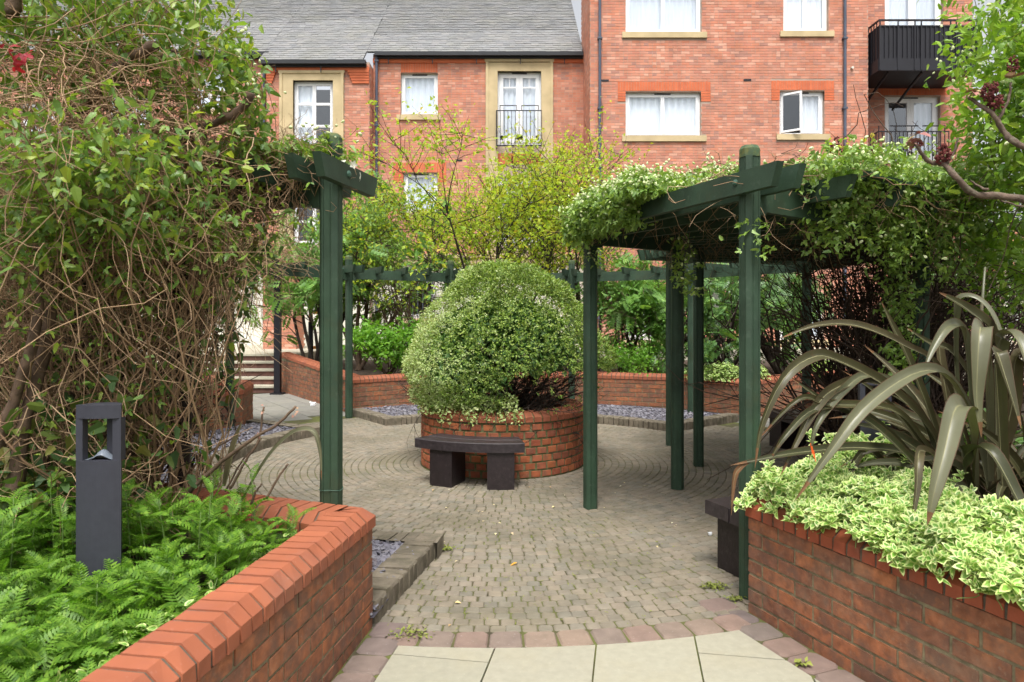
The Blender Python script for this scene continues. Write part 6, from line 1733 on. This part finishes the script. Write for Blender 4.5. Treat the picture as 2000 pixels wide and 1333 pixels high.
for (x,y) in spots:
    H_=rng.uniform(.14,.33)*(.7 if y<2.3 else 1.18)
    if y<2.75 and abs(x/y+.60)<.13: H_*=.45
    xw=A0[0]+dA[0]*(A0[1]-y)
    if x>xw-.38: H_*=.65
    if (x+1.605)**2+(y-2.66)**2<.10: lab_,grp_=('feathery tansy plant growing close round the charcoal bollard light','tansy plants round the bollard')
    elif y>2.85: lab_,grp_=('feathery tansy plant below the tan vine stems at the left planter far end','tansy plants below the vine')
    elif x>xw-.42: lab_,grp_=('short feathery tansy plant right against the inside of the left coping','tansy plants along the left coping')
    elif x<-.62*y: lab_,grp_=('feathery tansy plant at the left edge, beyond the bollard light','tansy plants at the left edge')
    elif y<2.1: lab_,grp_=('bright feathery tansy plant in the nearest corner of the left planter','tansy plants in the near corner')
    else: lab_,grp_=('bright feathery tansy plant between the bollard light and the left coping','tansy plants between bollard and coping')
    t=thing('tansy_plant',(x,y,.45),lab_,'plant',grp_)
    top=np.array([x+rng.normal(0,.03),y+rng.normal(0,.03),.45+H_])
    tube_part('stem',[tubes(np.array([[np.array([x,y,.45]),np.array([x,y,.45])*.5+top*.5+rng.normal(0,.008,3),top]]),.004,.002,4)],mt['fern_stem'],t)
    nf=int(rng.integers(7,11)); a0=rng.uniform(0,6.28)
    for k in range(nf):
        f=.25+.75*k/(nf-1); p=np.array([x,y,.45])*(1-f)+top*f; an=a0+k*2.4
        el=rng.uniform(.45,1.15)+.3*(f>.9)
        yd=np.array([math.cos(an)*math.cos(el),math.sin(an)*math.cos(el),math.sin(el)]); zd=nrm(np.array([0,0,1.])-yd*yd[2]+rng.normal(0,.12,3)); xd=nrm(np.cross(yd,zd)); zd=np.cross(xd,yd)
        s=rng.uniform(.085,.15)*(.7 if f>.9 else 1)
        o=bpy.data.objects.new('frond',frond_meshes[int(rng.integers(0,6))]); link(o,t,Matrix(xf(p[None],xd[None],yd[None],zd[None],s,s,s)[0].tolist()))
# low understorey so that no bare soil shows
n=380; yy=rng.uniform(1.4,3.25,n); xx=rng.uniform(-2.6,-.95,n); ok=xx<A0[0]+dA[0]*(A0[1]-yy)-.22
P=np.c_[xx,yy,np.full(n,.47)+rng.uniform(0,.10,n)][ok]
tag(stuff('tansy_seedlings',T_frond,leafM(P,.11,1.2),mt['fern']),'low feathery green seedlings carpeting the soil of the left planter','ground cover')
# sprigs of variegated leaves on the inner edge of the left wall
vs=thing('variegated_sprigs',(-1.0,2.5,.46),'small variegated sprigs creeping along the inside of the left coping','ground cover')
t=rng.uniform(.2,2.0,170); P=np.c_[A0+dA*t[:,None]-nA*(.26+rng.uniform(0,.07,170))[:,None],.49+rng.uniform(0,.06,170)]
pieces(vs,'leaf','leaves',T_euo,leafM(P,.035,.8),[mt['euo_green'],mt['euo_cream']])

# brown pruned shoots rising from the left planter, in front of the plaza
sh_=thing('pruned_shrub',tuple(W(400,1000,3.3)),'pruned brown woody shoots with budding tips rising between the tansy and the near left post','shrub')
for pts,r0,r1 in (([(370,960,3.2),(430,905,3.15),(490,860,3.1),(540,830,3.1),(578,795,3.1)],.011,.006),([(450,955,3.2),(480,900,3.2),(505,860,3.2),(515,795,3.2)],.007,.004),
                  ([(490,985,3.15),(500,960,3.15),(512,945,3.15)],.006,.004),([(520,975,3.1),(545,930,3.1),(562,908,3.1)],.006,.005),([(400,890,3.3),(430,870,3.3),(470,850,3.3)],.006,.004),([(440,960,3.3),(470,905,3.3),(500,870,3.3),(508,860,3.3)],.005,.003)):
    P=np.array([W(*p) for p in pts]); Q=catmull(P,len(P)*4); MB().tube(Q+rng.normal(0,.0015,Q.shape),np.linspace(r0,r1,len(Q)),6).build('shoot',mt['bark'],sh_,smooth=True)
P=np.array([W(x,y,3.15) for x,y in ((515,797),(519,803),(500,848),(508,850),(578,800),(572,812),(496,858))]).repeat(3,0)+rng.normal(0,.006,(21,3))
V,F_,mi=scatter_np(T_leafS,leafM(P,.022,.8)); part('bud_scales',V,F_,mt['sumac_shoot'],sh_,mi)
# a few stray flax leaves by the left post
sf=thing('stray_flax',tuple(W(450,980,3.3)),'few narrow olive flax leaves arching beside the near left post','plant')
flax_keep=flax; flax=sf
ribbon([W(*p) for p in ((440,950,3.2),(452,900,3.2),(462,860,3.2),(475,820,3.2))],.04,.3,'flax')
ribbon([W(*p) for p in ((470,985,3.25),(520,900,3.2),(570,848,3.15),(610,842,3.1),(625,880,3.1),(628,940,3.1))],.025,.3,'flax_pale')
flax=flax_keep

# ------------------------------------------------------------------ fallen leaves, moss, litter
n=80; ph=np.radians(rng.uniform(-60,60,n)); rr=rng.uniform(1.1,4.0,n); ok=~((np.degrees(ph)<-8)&(rr>2.8))
P=np.stack([C[0]+rr*np.sin(ph),C[1]-rr*np.cos(ph),np.full(n,.005)],1)[ok]
tag(stuff('fallen_leaves',T_leafS,leafM(P,.030,6),mt['dead_leaf']),'scattered small yellowed leaves lying on the sett paving','leaf litter')
P=np.array([[*( (W(1010,1101,4.28))[:2]),.012]]); o=stuff('fallen_leaf',T_leafL,leafM(P,.06,6),mt['orange_leaf'],kind=None); tag(o,'single orange-yellow leaf lying in the middle of the paving','leaf')
# weed and moss tufts in the joints
n=230; ph=np.radians(rng.uniform(-7,24,n)); rr=rng.uniform(2.2,4.02,n); P=np.stack([C[0]+rr*np.sin(ph),C[1]-rr*np.cos(ph),np.full(n,.0)],1)
P=P.repeat(4,0)+rng.normal(0,.007,(n*4,3))*[1,1,.2]
tag(stuff('joint_weeds',T_leafS,leafM(P,.011,1.5),mt['moss']),'tiny green weeds sprouting from the joints of the setts','weeds')
def tuft(x,y,n,sg,label,size=.02,cat='moss'):
    q=W(x,y,2066/(y-620)); P=np.tile([q[0],q[1],.012],(n,1))+rng.normal(size=(n,3))*np.array([sg,sg*.6,sg*.18]); P[:,2]=np.abs(P[:,2])
    tag(stuff('moss_tuft',T_leafS,leafM(P,size,1.2),mt['moss']),label,cat)
tuft(868,1075,130,.030,'green weed tuft at the outer corner of the near kerb')
tuft(1395,1148,160,.035,'yellow-green moss patch on the setts near the right planter')
tuft(1436,1172,70,.022,'small moss clump near the foot of the near right post')
tuft(800,1240,120,.045,'moss strip along the border setts by the left wall')
tuft(1565,1300,16,.012,'single green weed between the flagstones and the right border',.035,'weed')
def crumple(x,y,s,label,name='litter'):
    Z=2066/(y-620); q=W(x,y,Z); r_=np.random.default_rng(int(x)); V=[];n=9
    for j in range(4):
        for i in range(n):
            a=2*math.pi*i/n; V.append((q[0]+s*math.cos(a)*r_.uniform(.6,1),q[1]+s*math.sin(a)*r_.uniform(.6,1),.003+s*j*.38*r_.uniform(.7,1.1)))
    V.append((q[0],q[1],s*.7))
    F=[(j*n+i,j*n+(i+1)%n,(j+1)*n+(i+1)%n,(j+1)*n+i) for j in range(3) for i in range(n)]+[(3*n+i,3*n+(i+1)%n,4*n) for i in range(n)]
    o=MB().add(V,F).build(name,mt['litter']); tag(o,label,'litter')
crumple(611,793,.06,'crumpled clear plastic cup lying on the far left path','plastic_cup')
crumple(1387,1046,.018,'scrap of white litter on the setts left of the right bench')
crumple(1150,1000+0,.001,'x') if False else None
# black bollard with amber bands glimpsed behind the far shrubs
ab=thing('banded_bollard',(PX(607,13.6),15.0,.47),'black bollard with amber band seen behind the near left post','bollard')
q=PX(607,15.0)
MB().tube([(q,15.0,.47),(q,15.0,1.45)],.055,12).build('shaft',mt['iron'],ab); MB().tube([(q,15.0,1.45),(q,15.0,2.6)],.045,12).build('upper_shaft',mt['amber'],ab)
for z_ in (.85,1.62): MB().box(q+.06,q+.55,14.98,15.04,z_,z_+.07).build('rail',mt['amber'],ab)
